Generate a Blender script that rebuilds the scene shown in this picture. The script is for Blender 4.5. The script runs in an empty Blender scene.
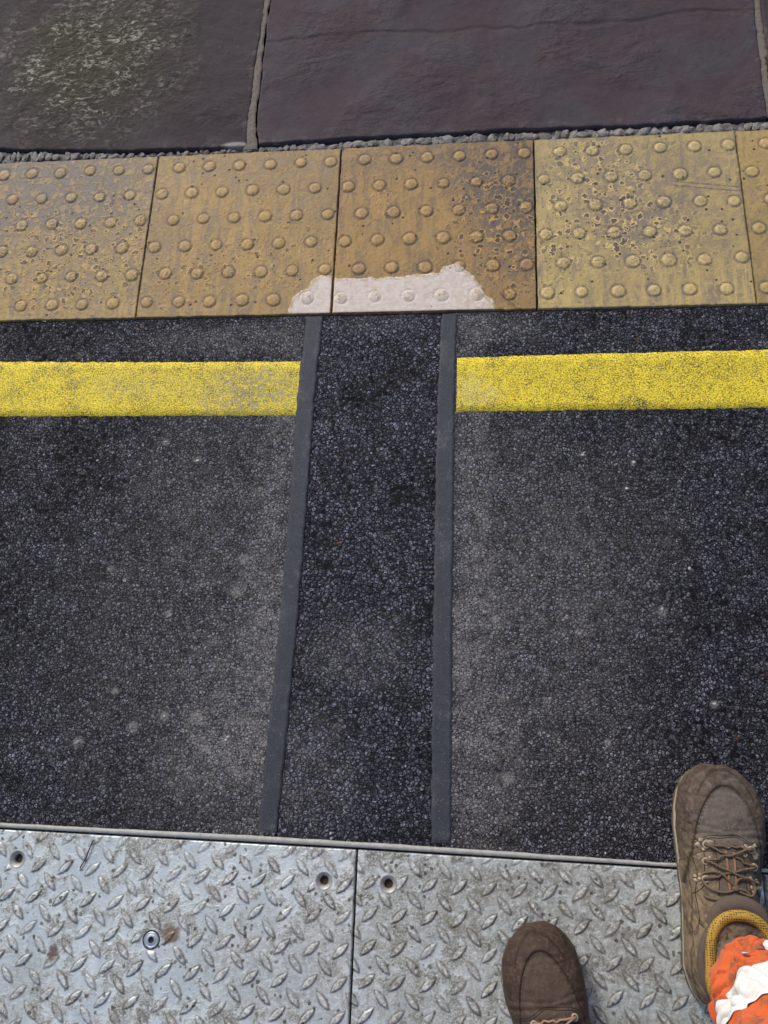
import bpy, bmesh, math, random
import numpy as np
from mathutils import Vector, Euler, Matrix, noise
from mathutils.bvhtree import BVHTree
random.seed(7)
rng = np.random.default_rng(11)
S = bpy.context.scene
C = bpy.context.collection
R = math.radians

# ------------------------------------------------------------ camera, sky, sun
cd = bpy.data.cameras.new('camera')
cam = bpy.data.objects.new('camera', cd); C.objects.link(cam)
cam.location = (0.6769, -0.8531, 1.3953)
cam.rotation_euler = (0.30963, 0.09971, 0.03554)
cd.sensor_fit = 'VERTICAL'; cd.sensor_height = 36.0
cd.lens = 814.67 / 1024 * 36.0
cd.clip_start = 0.02; cd.clip_end = 2000
S.camera = cam

SUN = Vector((-0.94, 1.50, 1.45)).normalized()
w = bpy.data.worlds.new('World'); S.world = w; w.use_nodes = True
wn = w.node_tree.nodes; wl = w.node_tree.links
sky = wn.new('ShaderNodeTexSky'); sky.sky_type = 'NISHITA'; sky.sun_disc = False
sky.sun_elevation = math.asin(SUN.z); sky.sun_rotation = math.atan2(SUN.x, SUN.y)
sky.air_density = 1.0; sky.dust_density = 3.0
bg = wn['Background']; bg.inputs['Strength'].default_value = 0.13
wl.new(sky.outputs[0], bg.inputs[0])
ld = bpy.data.lights.new('sun', 'SUN'); ld.energy = 1.5; ld.angle = R(11); ld.color = (1.0, 0.95, 0.85)
lo = bpy.data.objects.new('sun', ld); C.objects.link(lo)
lo.rotation_euler = SUN.to_track_quat('Z', 'Y').to_euler()
S.view_settings.view_transform = 'Standard'; S.view_settings.look = 'None'
S.view_settings.exposure = 0.2; S.view_settings.gamma = 1.0; S.view_settings.use_curve_mapping = False
S.render.engine = 'CYCLES'

# ------------------------------------------------------------ node helper
class M:
    def __init__(s, name):
        s.m = bpy.data.materials.new(name); s.m.use_nodes = True
        s.t = s.m.node_tree; s.b = s.t.nodes['Principled BSDF']
        s.pos = s.t.nodes.new('ShaderNodeNewGeometry').outputs['Position']
    def n(s, typ, **k):
        o = s.t.nodes.new(typ)
        for a, v in k.items(): setattr(o, a, v)
        return o
    def put(s, sock, v):
        if v is None: return
        if isinstance(v, bpy.types.NodeSocket): s.t.links.new(v, sock)
        elif isinstance(v, (tuple, list)):
            sock.default_value = tuple(v) if (len(v) == 4 or len(sock.default_value) == 3) else tuple(v) + (1,)
        else: sock.default_value = v
    def math(s, op, a, b=None, c=None, clamp=False):
        o = s.n('ShaderNodeMath', operation=op, use_clamp=clamp)
        s.put(o.inputs[0], a); s.put(o.inputs[1], b); s.put(o.inputs[2], c)
        return o.outputs[0]
    def vmath(s, op, a, b):
        o = s.n('ShaderNodeVectorMath', operation=op); s.put(o.inputs[0], a); s.put(o.inputs[1], b); return o.outputs[0]
    def mapv(s, v, scale=(1, 1, 1), rot=(0, 0, 0), loc=(0, 0, 0)):
        o = s.n('ShaderNodeMapping'); s.put(o.inputs[0], v)
        o.inputs['Location'].default_value = loc; o.inputs['Rotation'].default_value = rot; o.inputs['Scale'].default_value = scale
        return o.outputs[0]
    def noise(s, scale, detail=3, rough=.55, v=None, dist=0, col=False):
        o = s.n('ShaderNodeTexNoise'); s.put(o.inputs['Vector'], v or s.pos)
        o.inputs['Scale'].default_value = scale; o.inputs['Detail'].default_value = detail
        o.inputs['Roughness'].default_value = rough; o.inputs['Distortion'].default_value = dist
        return o.outputs['Color' if col else 'Fac']
    def vor(s, scale, v=None, feat='F1', rnd=1.0, out='Distance', detail=0, smooth=None):
        o = s.n('ShaderNodeTexVoronoi', feature=feat); s.put(o.inputs['Vector'], v or s.pos)
        o.inputs['Scale'].default_value = scale; o.inputs['Randomness'].default_value = rnd
        if smooth is not None: o.inputs['Smoothness'].default_value = smooth
        return o.outputs[out]
    def ramp(s, f, a, b, smooth=True):
        o = s.n('ShaderNodeMapRange', interpolation_type='SMOOTHSTEP' if smooth else 'LINEAR')
        s.put(o.inputs[0], f); o.inputs[1].default_value = a; o.inputs[2].default_value = b
        return o.outputs[0]
    def mix(s, f, a, b, typ='MIX'):
        o = s.n('ShaderNodeMix', data_type='RGBA', blend_type=typ)
        s.put(o.inputs[0], f); s.put(o.inputs[6], a); s.put(o.inputs[7], b)
        return o.outputs[2]
    def mul(s, a, b): return s.math('MULTIPLY', a, b)
    def add(s, a, b): return s.math('ADD', a, b)
    def inv(s, a): return s.math('SUBTRACT', 1.0, a)
    def warp(s, amt, scale, v=None):
        c = s.noise(scale, 2, .5, v=v, col=True)
        c = s.vmath('SUBTRACT', c, (.5, .5, .5))
        o = s.n('ShaderNodeVectorMath', operation='SCALE'); s.put(o.inputs[0], c); o.inputs[3].default_value = amt
        return s.vmath('ADD', v or s.pos, o.outputs[0])
    def attr(s, name, out='Fac'):
        return s.n('ShaderNodeAttribute', attribute_name=name).outputs[out]
    def xyz(s, v=None):
        o = s.n('ShaderNodeSeparateXYZ'); s.put(o.inputs[0], v or s.pos); return o.outputs
    def blob(s, x, y, rx, ry, soft=1.0, ns=0.5, nscale=14):
        """soft-edged irregular stain of radii rx, ry on the ground round (x, y)"""
        X = s.xyz()
        d = s.math('SQRT', s.add(s.math('POWER', s.math('DIVIDE', s.math('SUBTRACT', X[0], x), rx), 2.0),
                                 s.math('POWER', s.math('DIVIDE', s.math('SUBTRACT', X[1], y), ry), 2.0)))
        d = s.add(d, s.mul(s.math('SUBTRACT', s.noise(nscale, 5, .6), .5), ns * 2))
        return s.ramp(d, 1.0 + soft * .5, 1.0 - soft * .5)
    def bump(s, h, dist, strength=1.0, nrm=None):
        o = s.n('ShaderNodeBump'); s.put(o.inputs['Height'], h)
        o.inputs['Distance'].default_value = dist; o.inputs['Strength'].default_value = strength
        if nrm is not None: s.put(o.inputs['Normal'], nrm)
        return o.outputs[0]
    def out(s, col=None, rough=None, nrm=None, metal=None, spec=None, sheen=None):
        s.put(s.b.inputs['Base Color'], col); s.put(s.b.inputs['Roughness'], rough)
        if nrm is not None: s.put(s.b.inputs['Normal'], nrm)
        s.put(s.b.inputs['Metallic'], metal); s.put(s.b.inputs['Specular IOR Level'], spec)
        s.put(s.b.inputs['Sheen Weight'], sheen)
        return s.m

# ------------------------------------------------------------ mesh helpers
def tag(o, label=None, cat=None, group=None, kind=None):
    for k, v in (('label', label), ('category', cat), ('group', group), ('kind', kind)):
        if v: o[k] = v
    return o
def link(name, me, mat=None, parent=None, smooth=True):
    o = bpy.data.objects.new(name, me); C.objects.link(o)
    if mat: me.materials.append(mat)
    if smooth: me.polygons.foreach_set('use_smooth', [True] * len(me.polygons))
    if parent: o.parent = parent
    return o
def empty(name, loc, rz=0, parent=None):
    o = bpy.data.objects.new(name, None); C.objects.link(o); o.location = loc; o.rotation_euler = (0, 0, rz)
    o.empty_display_size = .05
    if parent: o.parent = parent
    return o
def grid_mesh(name, X, Y, Z, keep=None, attrs=None):
    """X, Y, Z arrays (ny, nx) -> mesh of quads"""
    ny, nx = X.shape
    co = np.stack([X, Y, Z], -1).reshape(-1, 3).astype(np.float32)
    i = np.arange(ny * nx).reshape(ny, nx)
    q = np.stack([i[:-1, :-1], i[:-1, 1:], i[1:, 1:], i[1:, :-1]], -1).reshape(-1, 4)
    if keep is not None:
        k = keep.reshape(-1)
        q = q[k[q].all(1)]
    me = bpy.data.meshes.new(name)
    me.vertices.add(len(co)); me.vertices.foreach_set('co', co.ravel())
    me.loops.add(q.size); me.loops.foreach_set('vertex_index', q.ravel().astype(np.int32))
    me.polygons.add(len(q)); me.polygons.foreach_set('loop_start', np.arange(0, q.size, 4, dtype=np.int32))
    me.polygons.foreach_set('loop_total', np.full(len(q), 4, dtype=np.int32))
    for k, a in (attrs or {}).items():
        at = me.attributes.new(k, 'FLOAT', 'POINT'); at.data.foreach_set('value', a.reshape(-1).astype(np.float32))
    me.update(calc_edges=True); me.validate()
    return me
def vnoise(x, y, seed=0):
    """smooth value noise, numpy"""
    xi = np.floor(x).astype(np.int64); yi = np.floor(y).astype(np.int64)
    fx = x - xi; fy = y - yi; fx = fx * fx * (3 - 2 * fx); fy = fy * fy * (3 - 2 * fy)
    def h(a, b):
        v = (a * 374761393 + b * 668265263 + seed * 1442695041) & 0x7fffffff
        v = ((v ^ (v >> 13)) * 1274126177) & 0x7fffffff
        return ((v ^ (v >> 16)) & 0xffff) / 65535.0
    return (h(xi, yi) * (1 - fx) + h(xi + 1, yi) * fx) * (1 - fy) + (h(xi, yi + 1) * (1 - fx) + h(xi + 1, yi + 1) * fx) * fy
def fbm(x, y, seed=0, oct=4):
    v = 0; a = .5
    for k in range(oct):
        v = v + a * (vnoise(x, y, seed + k) - .5); x = x * 2.03; y = y * 2.03; a *= .5
    return v
def sstep(a, b, x):
    t = np.clip((x - a) / (b - a), 0, 1); return t * t * (3 - 2 * t)
def tube(bm, pts, r, seg=8, closed=False):
    pts = [Vector(p) for p in pts]; rings = []; n = len(pts)
    up = Vector((0, 0, 1))
    for i, p in enumerate(pts):
        a = pts[(i - 1) % n] if (closed or i) else p
        b = pts[(i + 1) % n] if (closed or i < n - 1) else p
        t = (b - a).normalized()
        s = t.cross(up)
        if s.length < 1e-3: s = t.cross(Vector((0, 1, 0)))
        s.normalize(); u = s.cross(t)
        rr = r[i] if isinstance(r, (list, tuple)) else r
        rings.append([bm.verts.new(p + (s * math.cos(2 * math.pi * k / seg) + u * math.sin(2 * math.pi * k / seg)) * rr) for k in range(seg)])
    m = n if closed else n - 1
    for i in range(m):
        A = rings[i]; B = rings[(i + 1) % n]
        for k in range(seg): bm.faces.new((A[k], A[(k + 1) % seg], B[(k + 1) % seg], B[k]))
    if not closed:
        bm.faces.new(rings[0][::-1]); bm.faces.new(rings[-1])
def lathe(bm, prof, seg=28, c=(0, 0, 0)):
    rings = []
    for r, z in prof:
        rings.append([bm.verts.new((c[0] + r * math.cos(2 * math.pi * k / seg), c[1] + r * math.sin(2 * math.pi * k / seg), c[2] + z)) for k in range(seg)])
    for A, B in zip(rings, rings[1:]):
        for k in range(seg): bm.faces.new((A[k], A[(k + 1) % seg], B[(k + 1) % seg], B[k]))
    return rings
def to_obj(name, bm, mat, parent=None, smooth=True):
    bmesh.ops.recalc_face_normals(bm, faces=bm.faces[:])
    me = bpy.data.meshes.new(name); bm.to_mesh(me); bm.free()
    return link(name, me, mat, parent, smooth)
def catmull(pts, n=8, closed=False):
    pts = [Vector(p) for p in pts]; out = []; m = len(pts)
    rngi = range(m if closed else m - 1)
    for i in rngi:
        g = (lambda k: pts[k % m]) if closed else (lambda k: pts[max(0, min(m - 1, k))])
        p0, p1, p2, p3 = g(i - 1), g(i), g(i + 1), g(i + 2)
        for j in range(n):
            t = j / n
            out.append(0.5 * ((2 * p1) + (p2 - p0) * t + (2 * p0 - 5 * p1 + 4 * p2 - p3) * t * t + (3 * p1 - p0 - 3 * p2 + p3) * t ** 3))
    if not closed: out.append(pts[-1])
    return out

# ------------------------------------------------------------ materials
def asphalt(name, stone=(0.120, 0.123, 0.160), lo_=0.46, bitumen=(0.007, 0.007, 0.009), dust=(), scale=158, speck=1.0, gloss=.38, warm=0.3):
    m = M(name)
    v = m.warp(.0058, 190)
    F = m.vor(scale, v, 'F1'); cc = m.vor(scale, v, 'F1', out='Color')
    E = m.vor(scale, v, 'DISTANCE_TO_EDGE')
    r1 = m.xyz(cc)
    v2 = m.warp(.003, 420)
    F2 = m.vor(scale * 2.1, v2, 'F1'); r2 = m.xyz(m.vor(scale * 2.1, v2, 'F1', out='Color'))
    fine = m.noise(800, 3, .7)
    gap = m.ramp(m.add(E, m.mul(m.noise(460, 2, .6), .14)), 0.08, 0.27)
    gap = m.mul(gap, m.math('MULTIPLY_ADD', m.ramp(F2, .62, .30), .75, .25))
    # some stones lie deeper and stay under the binder
    bare = m.ramp(m.noise(7, 5, .65), .36, .66)
    for (x, y, rx, ry, a) in dust: bare = m.math('MAXIMUM', bare, m.mul(m.blob(x, y, rx * 1.2, ry * 1.2, 1.5, .6, 8), min(1, a * 1.8)))
    show = m.ramp(m.add(r1[2], m.mul(bare, .45)), .12, .42)
    gap = m.mul(gap, show)
    tone = m.math('MULTIPLY_ADD', m.math('POWER', r1[0], 1.7), 1.7, lo_)
    tone = m.mul(tone, m.math('MULTIPLY_ADD', r2[0], .7, .6))
    tone = m.mul(tone, m.math('MULTIPLY_ADD', bare, .45, .85))
    tone = m.mul(tone, m.math('MULTIPLY_ADD', fine, .9, .55))
    st = m.mix(m.mul(r1[1], warm), stone, (stone[0] * 1.25, stone[1] * 1.08, stone[2] * .80))
    stc = m.n('ShaderNodeVectorMath', operation='SCALE'); m.put(stc.inputs[0], st); m.put(stc.inputs[3], tone)
    col = m.mix(gap, bitumen, stc.outputs[0])  # binder between the stones; its dark colour also paints in crevice shade
    v3 = m.warp(.004, 230)
    sp = m.mul(m.ramp(m.xyz(m.vor(150, v3, 'F1', out='Color'))[2], .965, .985), m.ramp(m.vor(150, v3), .42, .22))
    col = m.mix(m.mul(sp, .7 * speck), col, (0.34, 0.33, 0.31))
    rs = m.mul(m.ramp(m.xyz(m.vor(60, m.warp(.01, 60), 'F1', out='Color'))[1], .985, .995), m.ramp(m.vor(60), .35, .1))
    col = m.mix(m.mul(rs, .6), col, (0.16, 0.07, 0.03))
    # grey dust trodden into the surface, and pale scuffs
    dn = m.noise(300, 5, .8)
    for (x, y, rx, ry, a) in dust:
        b = m.mul(m.blob(x, y, rx, ry, 1.4, .7, 9), m.mul(m.ramp(m.add(dn, m.mul(r2[1], .12)), .42, .64), m.math('MULTIPLY_ADD', gap, .72, .28)))
        b = m.mul(b, m.math('MULTIPLY_ADD', m.ramp(m.noise(34, 6, .8), .40, .62), .75, .35))
        col = m.mix(m.mul(b, min(1, a * 1.3)), col, (0.34, 0.33, 0.32))
    sc = m.mul(m.mul(m.ramp(m.noise(30, 6, .78), .57, .70), m.ramp(m.noise(4, 2), .38, .56)), m.ramp(dn, .38, .6))
    col = m.mix(m.mul(sc, .6), col, (0.25, 0.245, 0.245))
    for (x, y, q) in SCUFF:
        b = m.mul(m.blob(x, y, q, q * .9, .9, .8, 70), m.ramp(dn, .34, .55))
        col = m.mix(m.mul(b, .6), col, (0.33, 0.32, 0.31))
    h = m.add(m.mul(gap, m.math('MULTIPLY_ADD', r1[2], .7, .45)), m.mul(m.inv(F), .3))
    h = m.add(h, m.mul(m.noise(900, 2, .6), .22)); h = m.add(h, m.mul(m.inv(F2), .18))
    n1 = m.bump(m.noise(14, 3, .5), .004, .5)
    nrm = m.bump(h, .0030, .85, n1)
    ro = m.math('MULTIPLY_ADD', r1[1], .3, gloss); ro = m.math('ADD', ro, m.mul(m.inv(gap), .25), clamp=True)
    return m.out(col, ro, nrm, spec=m.math('MULTIPLY_ADD', gap, .38, .10))
SCUFF = [(.095, -.269, .007), (.878, -.299, .006), (.967, -.314, .005), (.952, -.364, .004), (.999, -.583, .008), (1.071, -.733, .006), (.266, -.815, .009), (.154, -.779, .008), (.005, -.827, .009), (.162, -.308, .007), (.10, -.80, .010), (.21, -.78, .012), (.235, -.83, .010), (.06, -.74, .007), (.26, -.56, .011), (.27, -.50, .009), (.14, -.60, .007), (.02, -.52, .006), (.18, -.20, .006), (.86, -.62, .006), (.74, -.86, .010), (.72, -.60, .007), (.90, -.80, .006)]
MA_left = asphalt('asphalt_left', dust=[(.325, -.45, .045, .42, .75), (.30, -.76, .10, .18, .65), (.13, -.66, .20, .24, .32), (.20, -.33, .15, .18, .35), (.22, -.05, .2, .03, .5), (.24, -.86, .1, .1, .45)])
MA_right = asphalt('asphalt_right', dust=[(.675, -.42, .04, .45, .7), (.69, -.78, .06, .20, .65), (.79, -.42, .10, .18, .40), (.80, -.68, .15, .22, .42), (.95, -.45, .10, .14, .22), (.70, -.04, .10, .03, .55)])
MA_patch = asphalt('asphalt_patch', stone=(0.108, 0.115, 0.158), lo_=.55, scale=138, speck=.9, gloss=.30, warm=.12,
                   dust=[(.48, -.66, .09, .06, .42), (.4, -.86, .09, .1, .4), (.50, -.02, .10, .02, .3)])
MA_far = asphalt('asphalt_far')

def yellow_paint():
    m = M('yellow_line_paint')
    v = m.warp(.0035, 130)
    E = m.vor(190, v, 'DISTANCE_TO_EDGE'); cc = m.xyz(m.vor(190, v, 'F1', out='Color'))
    hole = m.mul(m.mul(m.ramp(E, .14, .03), m.ramp(m.noise(350, 3, .7), .42, .52)), m.ramp(m.add(m.noise(60, 4, .7), m.mul(m.noise(6, 2), .35)), .60, .80))
    pit = m.mul(m.ramp(m.add(m.noise(330, 4, .8), m.mul(m.noise(11, 4, .6), .10)), .545, .60), 1.0)
    wear = m.ramp(m.noise(22, 5, .7), .52, .72)
    yc = m.mix(wear, (0.92, 0.72, 0.040), (0.68, 0.53, 0.070))
    yc = m.mix(m.mul(m.ramp(m.noise(260, 3, .7), .5, .7), .5), yc, (0.93, 0.75, 0.12))
    col = m.mix(m.math('MAXIMUM', hole, m.mul(pit, m.math('MULTIPLY_ADD', wear, .3, .70))), yc, (0.022, 0.021, 0.018))
    # dirty scuff towards the joint on the left stretch
    sc = m.mul(m.blob(.25, -.165, .10, .050, 1.2, .7, 22), m.ramp(m.noise(160, 4, .7), .4, .62))
    col = m.mix(m.mul(sc, .85), col, (0.30, 0.27, 0.20))
    sc = m.mul(m.blob(.02, -.15, .12, .03, 1.2, .7, 18), m.ramp(m.noise(200, 4, .7), .42, .62))
    col = m.mix(m.mul(sc, .5), col, (0.34, 0.30, 0.16))
    sc = m.mul(m.blob(.68, -.17, .05, .03, 1.0, .7, 30), m.ramp(m.noise(200, 4, .7), .42, .62))
    col = m.mix(m.mul(sc, .5), col, (0.50, 0.46, 0.34))
    h = m.add(m.mul(m.inv(m.vor(330, m.warp(.003, 300))), .7), m.add(m.mul(m.noise(700, 3, .7), .7), m.mul(m.noise(170, 3), .6)))
    return m.out(col, .6, m.bump(h, .0014, .6), spec=.3)
M_yellow = yellow_paint()

def tape_mat():
    m = M('bitumen_tape')
    col = m.mix(m.noise(60, 5, .7), (0.020, 0.026, 0.038), (0.050, 0.058, 0.075))
    s = m.mul(m.ramp(m.xyz(m.vor(420, None, 'F1', out='Color'))[0], .93, .97), m.ramp(m.vor(420), .45, .2))
    col = m.mix(m.mul(s, .6), col, (0.26, 0.26, 0.26))
    d = m.mul(m.mul(m.ramp(m.noise(14, 6, .75), .50, .70), m.ramp(m.noise(260, 3, .7), .35, .6)), .6)
    col = m.mix(d, col, (0.17, 0.165, 0.16))
    col = m.mix(m.mul(m.ramp(m.noise(330, 4, .75), .50, .66), .7), col, (0.012, 0.013, 0.018))
    col = m.mix(m.mul(m.ramp(m.noise(480, 3, .75, v=m.mapv(m.pos, loc=(3, 1, 0))), .60, .70), .5), col, (0.16, 0.165, 0.175))
    return m.out(col, .62, m.bump(m.add(m.noise(500, 4, .7), m.mul(m.noise(60, 3), .8)), .0012, .8), spec=.4)
M_tape = tape_mat()

def tile_mat(name, clean, grime, gx, seed, spot=1.0, streak=.5, spots=(), ring=.8, score=False):
    """tactile slab: worn buff-yellow concrete; gx = list of (x, y, rx, ry, amount) grime areas in metres"""
    m = M(name)
    off = m.mapv(m.pos, loc=(seed * 3.1, seed * 1.7, 0))
    n0 = m.noise(9, 5, .6, v=off)
    col = m.mix(m.ramp(n0, .3, .7), clean, tuple(c * k for c, k in zip(clean, (.82, .80, .78))))
    fine = m.noise(420, 4, .75)
    col = m.mix(m.mul(m.ramp(fine, .35, .7), .5), col, tuple(c * .58 for c in clean))
    # scuffs in one walking direction
    sv = m.mapv(m.warp(.02, 12, off), scale=(60, 7, 1), rot=(0, 0, R(-18)))
    stn = m.noise(1.0, 5, .65, v=sv)
    sk = m.mul(m.ramp(stn, .42, .60), streak * 1.25)
    g = sk
    for (x, y, rx, ry, a) in gx:
        b = m.mul(m.blob(x, y, rx, ry, 1.3, .7, 16), a)
        g = m.math('MAXIMUM', g, m.mul(b, m.math('MULTIPLY_ADD', stn, .9, .6)))
    # paint left between the worn spots, with ragged edges
    bro = m.ramp(m.noise(55, 6, .72, v=off, dist=.6), .47, .56)
    g = m.mul(g, m.math('MULTIPLY_ADD', m.inv(bro), .65, .38))
    col = m.mix(m.math('MINIMUM', g, .95), col, grime)
    # scabs: dark spots with pale rims, clustered
    wv = m.warp(.017, 75, off)
    V = m.vor(58, wv, 'F1'); vc = m.xyz(m.vor(58, wv, 'F1', out='Color'))
    cl = None
    for (x, y, rx, ry, a) in spots:
        b = m.mul(m.blob(x, y, rx, ry, 1.2, .6, 18), a)
        cl = b if cl is None else m.math('MAXIMUM', cl, b)
    if cl is None: cl = 0.0
    pick = m.mul(m.ramp(vc[0], .32, .48), cl)
    rimm = m.mul(m.mul(m.ramp(V, .50, .40), m.ramp(V, .24, .33)), pick)
    col = m.mix(m.mul(rimm, .8), col, tuple(min(1, c * 1.25) for c in clean))
    core = m.mul(m.ramp(V, .34, .27), pick)
    col = m.mix(m.mul(core, .88 * spot), col, (grime[0] * .50, grime[1] * .48, grime[2] * .55))
    wv2 = m.warp(.004, 160, off)
    V2 = m.vor(150, wv2, 'F1'); v2 = m.xyz(m.vor(150, wv2, 'F1', out='Color'))
    sp2 = m.mul(m.mul(m.ramp(V2, .36, .24), m.ramp(v2[1], .56, .70)), m.math('MAXIMUM', m.mul(cl, .95), m.mul(m.ramp(m.noise(13, 3, v=off), .5, .62), .55)))
    col = m.mix(m.mul(sp2, .8 * spot), col, (0.055, 0.046, 0.045))
    pv = m.mul(m.mul(m.ramp(m.vor(48, off), .16, .10), m.ramp(m.xyz(m.vor(48, off, out='Color'))[2], .84, .88)), .9)
    col = m.mix(pv, col, (0.018, 0.015, 0.012))
    # dirt that has settled round the foot of each blister, scuffed tops
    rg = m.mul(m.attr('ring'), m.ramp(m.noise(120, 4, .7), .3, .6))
    rim = m.mul(m.attr('rim'), m.ramp(m.noise(140, 3, .6, v=off), .35, .6))
    col = m.mix(m.mul(rim, .5), col, tuple(min(1, c * 1.45 + .05) for c in clean))
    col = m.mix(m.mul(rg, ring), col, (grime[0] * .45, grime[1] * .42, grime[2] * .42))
    tp = m.mul(m.attr('dome'), m.ramp(m.noise(190, 4, .7, v=off), .52, .6))
    col = m.mix(m.mul(tp, m.math('MULTIPLY_ADD', cl, .62, .30) if cl != 0.0 else .25), col, (0.06, 0.05, 0.045))
    col = m.mix(m.mul(m.attr('dome'), .22), col, tuple(min(1, c * 1.35 + .03) for c in clean))
    eg = m.mul(m.attr('edge'), m.ramp(m.noise(90, 4, .7), .35, .6))
    col = m.mix(m.mul(eg, .7), col, (0.05, 0.045, 0.04))
    scr = 0.0
    if score:                              # two shallow parallel gouges
        X = m.xyz(m.warp(.003, 60)); ln = m.math('SUBTRACT', X[1], m.math('MULTIPLY_ADD', X[0], -.155, .284 + 1.074 * .155))
        a = m.math('MAXIMUM', m.ramp(m.math('ABSOLUTE', ln), .0022, .0006), m.ramp(m.math('ABSOLUTE', m.add(ln, .0095)), .0022, .0006))
        scr = m.mul(m.mul(a, m.ramp(X[0], 1.055, 1.09)), m.ramp(m.noise(110, 3, .7), .36, .5))
        col = m.mix(m.mul(scr, .8), col, (0.10, 0.085, 0.075))
    h = m.add(m.mul(fine, .5), m.add(m.mul(core, -.5), m.mul(sp2, -.5)))
    h = m.add(h, m.mul(rimm, .6)); h = m.add(h, m.mul(bro, .25)); h = m.add(h, m.mul(pv, -2))
    return m.out(col, m.math('MULTIPLY_ADD', fine, .25, .42), m.bump(h, .0011, .9), spec=.45)
TM = [
 tile_mat('tile_worn_grey', (0.44, 0.29, 0.090), (0.135, 0.110, 0.098), [(-.29, .33, .34, .16, .95), (-.10, .34, .16, .12, .8), (-.1, .18, .06, .2, .5)], 1, spots=[(-.17, .12, .17, .10, 1), (-.05, .17, .12, .12, .9), (-.25, .2, .1, .08, .8)], streak=.55),
 tile_mat('tile_ochre', (0.43, 0.270, 0.082), (0.160, 0.120, 0.090), [(.25, .36, .2, .05, .5), (.02, .2, .03, .2, .5), (.38, .30, .05, .1, .5)], 2, spots=[(.22, .12, .14, .06, .8), (.08, .08, .06, .06, .8), (.33, .2, .08, .06, .4)], streak=.5),
 tile_mat('tile_brown', (0.41, 0.245, 0.072), (0.090, 0.070, 0.062), [(.76, .30, .12, .14, .95), (.70, .36, .16, .06, .7), (.78, .14, .07, .12, .7), (.55, .37, .15, .04, .6)], 3, spots=[(.72, .19, .10, .14, 1), (.77, .08, .06, .08, .9), (.50, .25, .05, .05, .5)], streak=.42),
 tile_mat('tile_pale', (0.55, 0.405, 0.155), (0.175, 0.145, 0.125), [(1.0, .22, .13, .12, .75), (.95, .33, .14, .08, .6), (1.12, .17, .1, .07, .5), (1.1, .3, .1, .09, .5)], 4, spots=[(.93, .28, .09, .12, 1), (.99, .17, .12, .08, 1), (.85, .17, .06, .14, .9), (1.07, .12, .08, .05, .6)], streak=.55, ring=.75, score=True),
 tile_mat('tile_rust', (0.50, 0.345, 0.115), (0.170, 0.130, 0.100), [(1.4, .2, .2, .15, .6)], 5, spots=[(1.35, .2, .1, .12, .8)], streak=.4),
]

def paint_mat():
    m = M('white_paint')
    d = m.ramp(m.noise(40, 6, .7), .42, .70)
    col = m.mix(m.mul(d, .5), (0.68, 0.60, 0.55), (0.48, 0.38, 0.30))
    tp = m.mul(m.attr('dome'), m.ramp(m.noise(150, 4, .7), .46, .6))
    col = m.mix(m.mul(tp, .75), col, (0.30, 0.235, 0.15))
    col = m.mix(m.mul(m.attr('thin'), m.ramp(m.noise(110, 5, .8), .42, .60)), col, (0.40, 0.28, 0.12))
    bs = m.ramp(m.noise(1, 5, .7, v=m.mapv(m.pos, scale=(30, 240, 1), rot=(0, 0, R(12)))), .5, .66)
    col = m.mix(m.mul(bs, .3), col, (0.42, 0.35, 0.27))
    sp = m.mul(m.ramp(m.vor(85), .16, .1), m.ramp(m.xyz(m.vor(85, out='Color'))[0], .93, .95))
    col = m.mix(m.mul(sp, .8), col, (0.05, 0.04, 0.04))
    return m.out(col, .6, m.bump(m.noise(330, 4, .7), .0007, .8), spec=.4)
M_paint = paint_mat()

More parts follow.
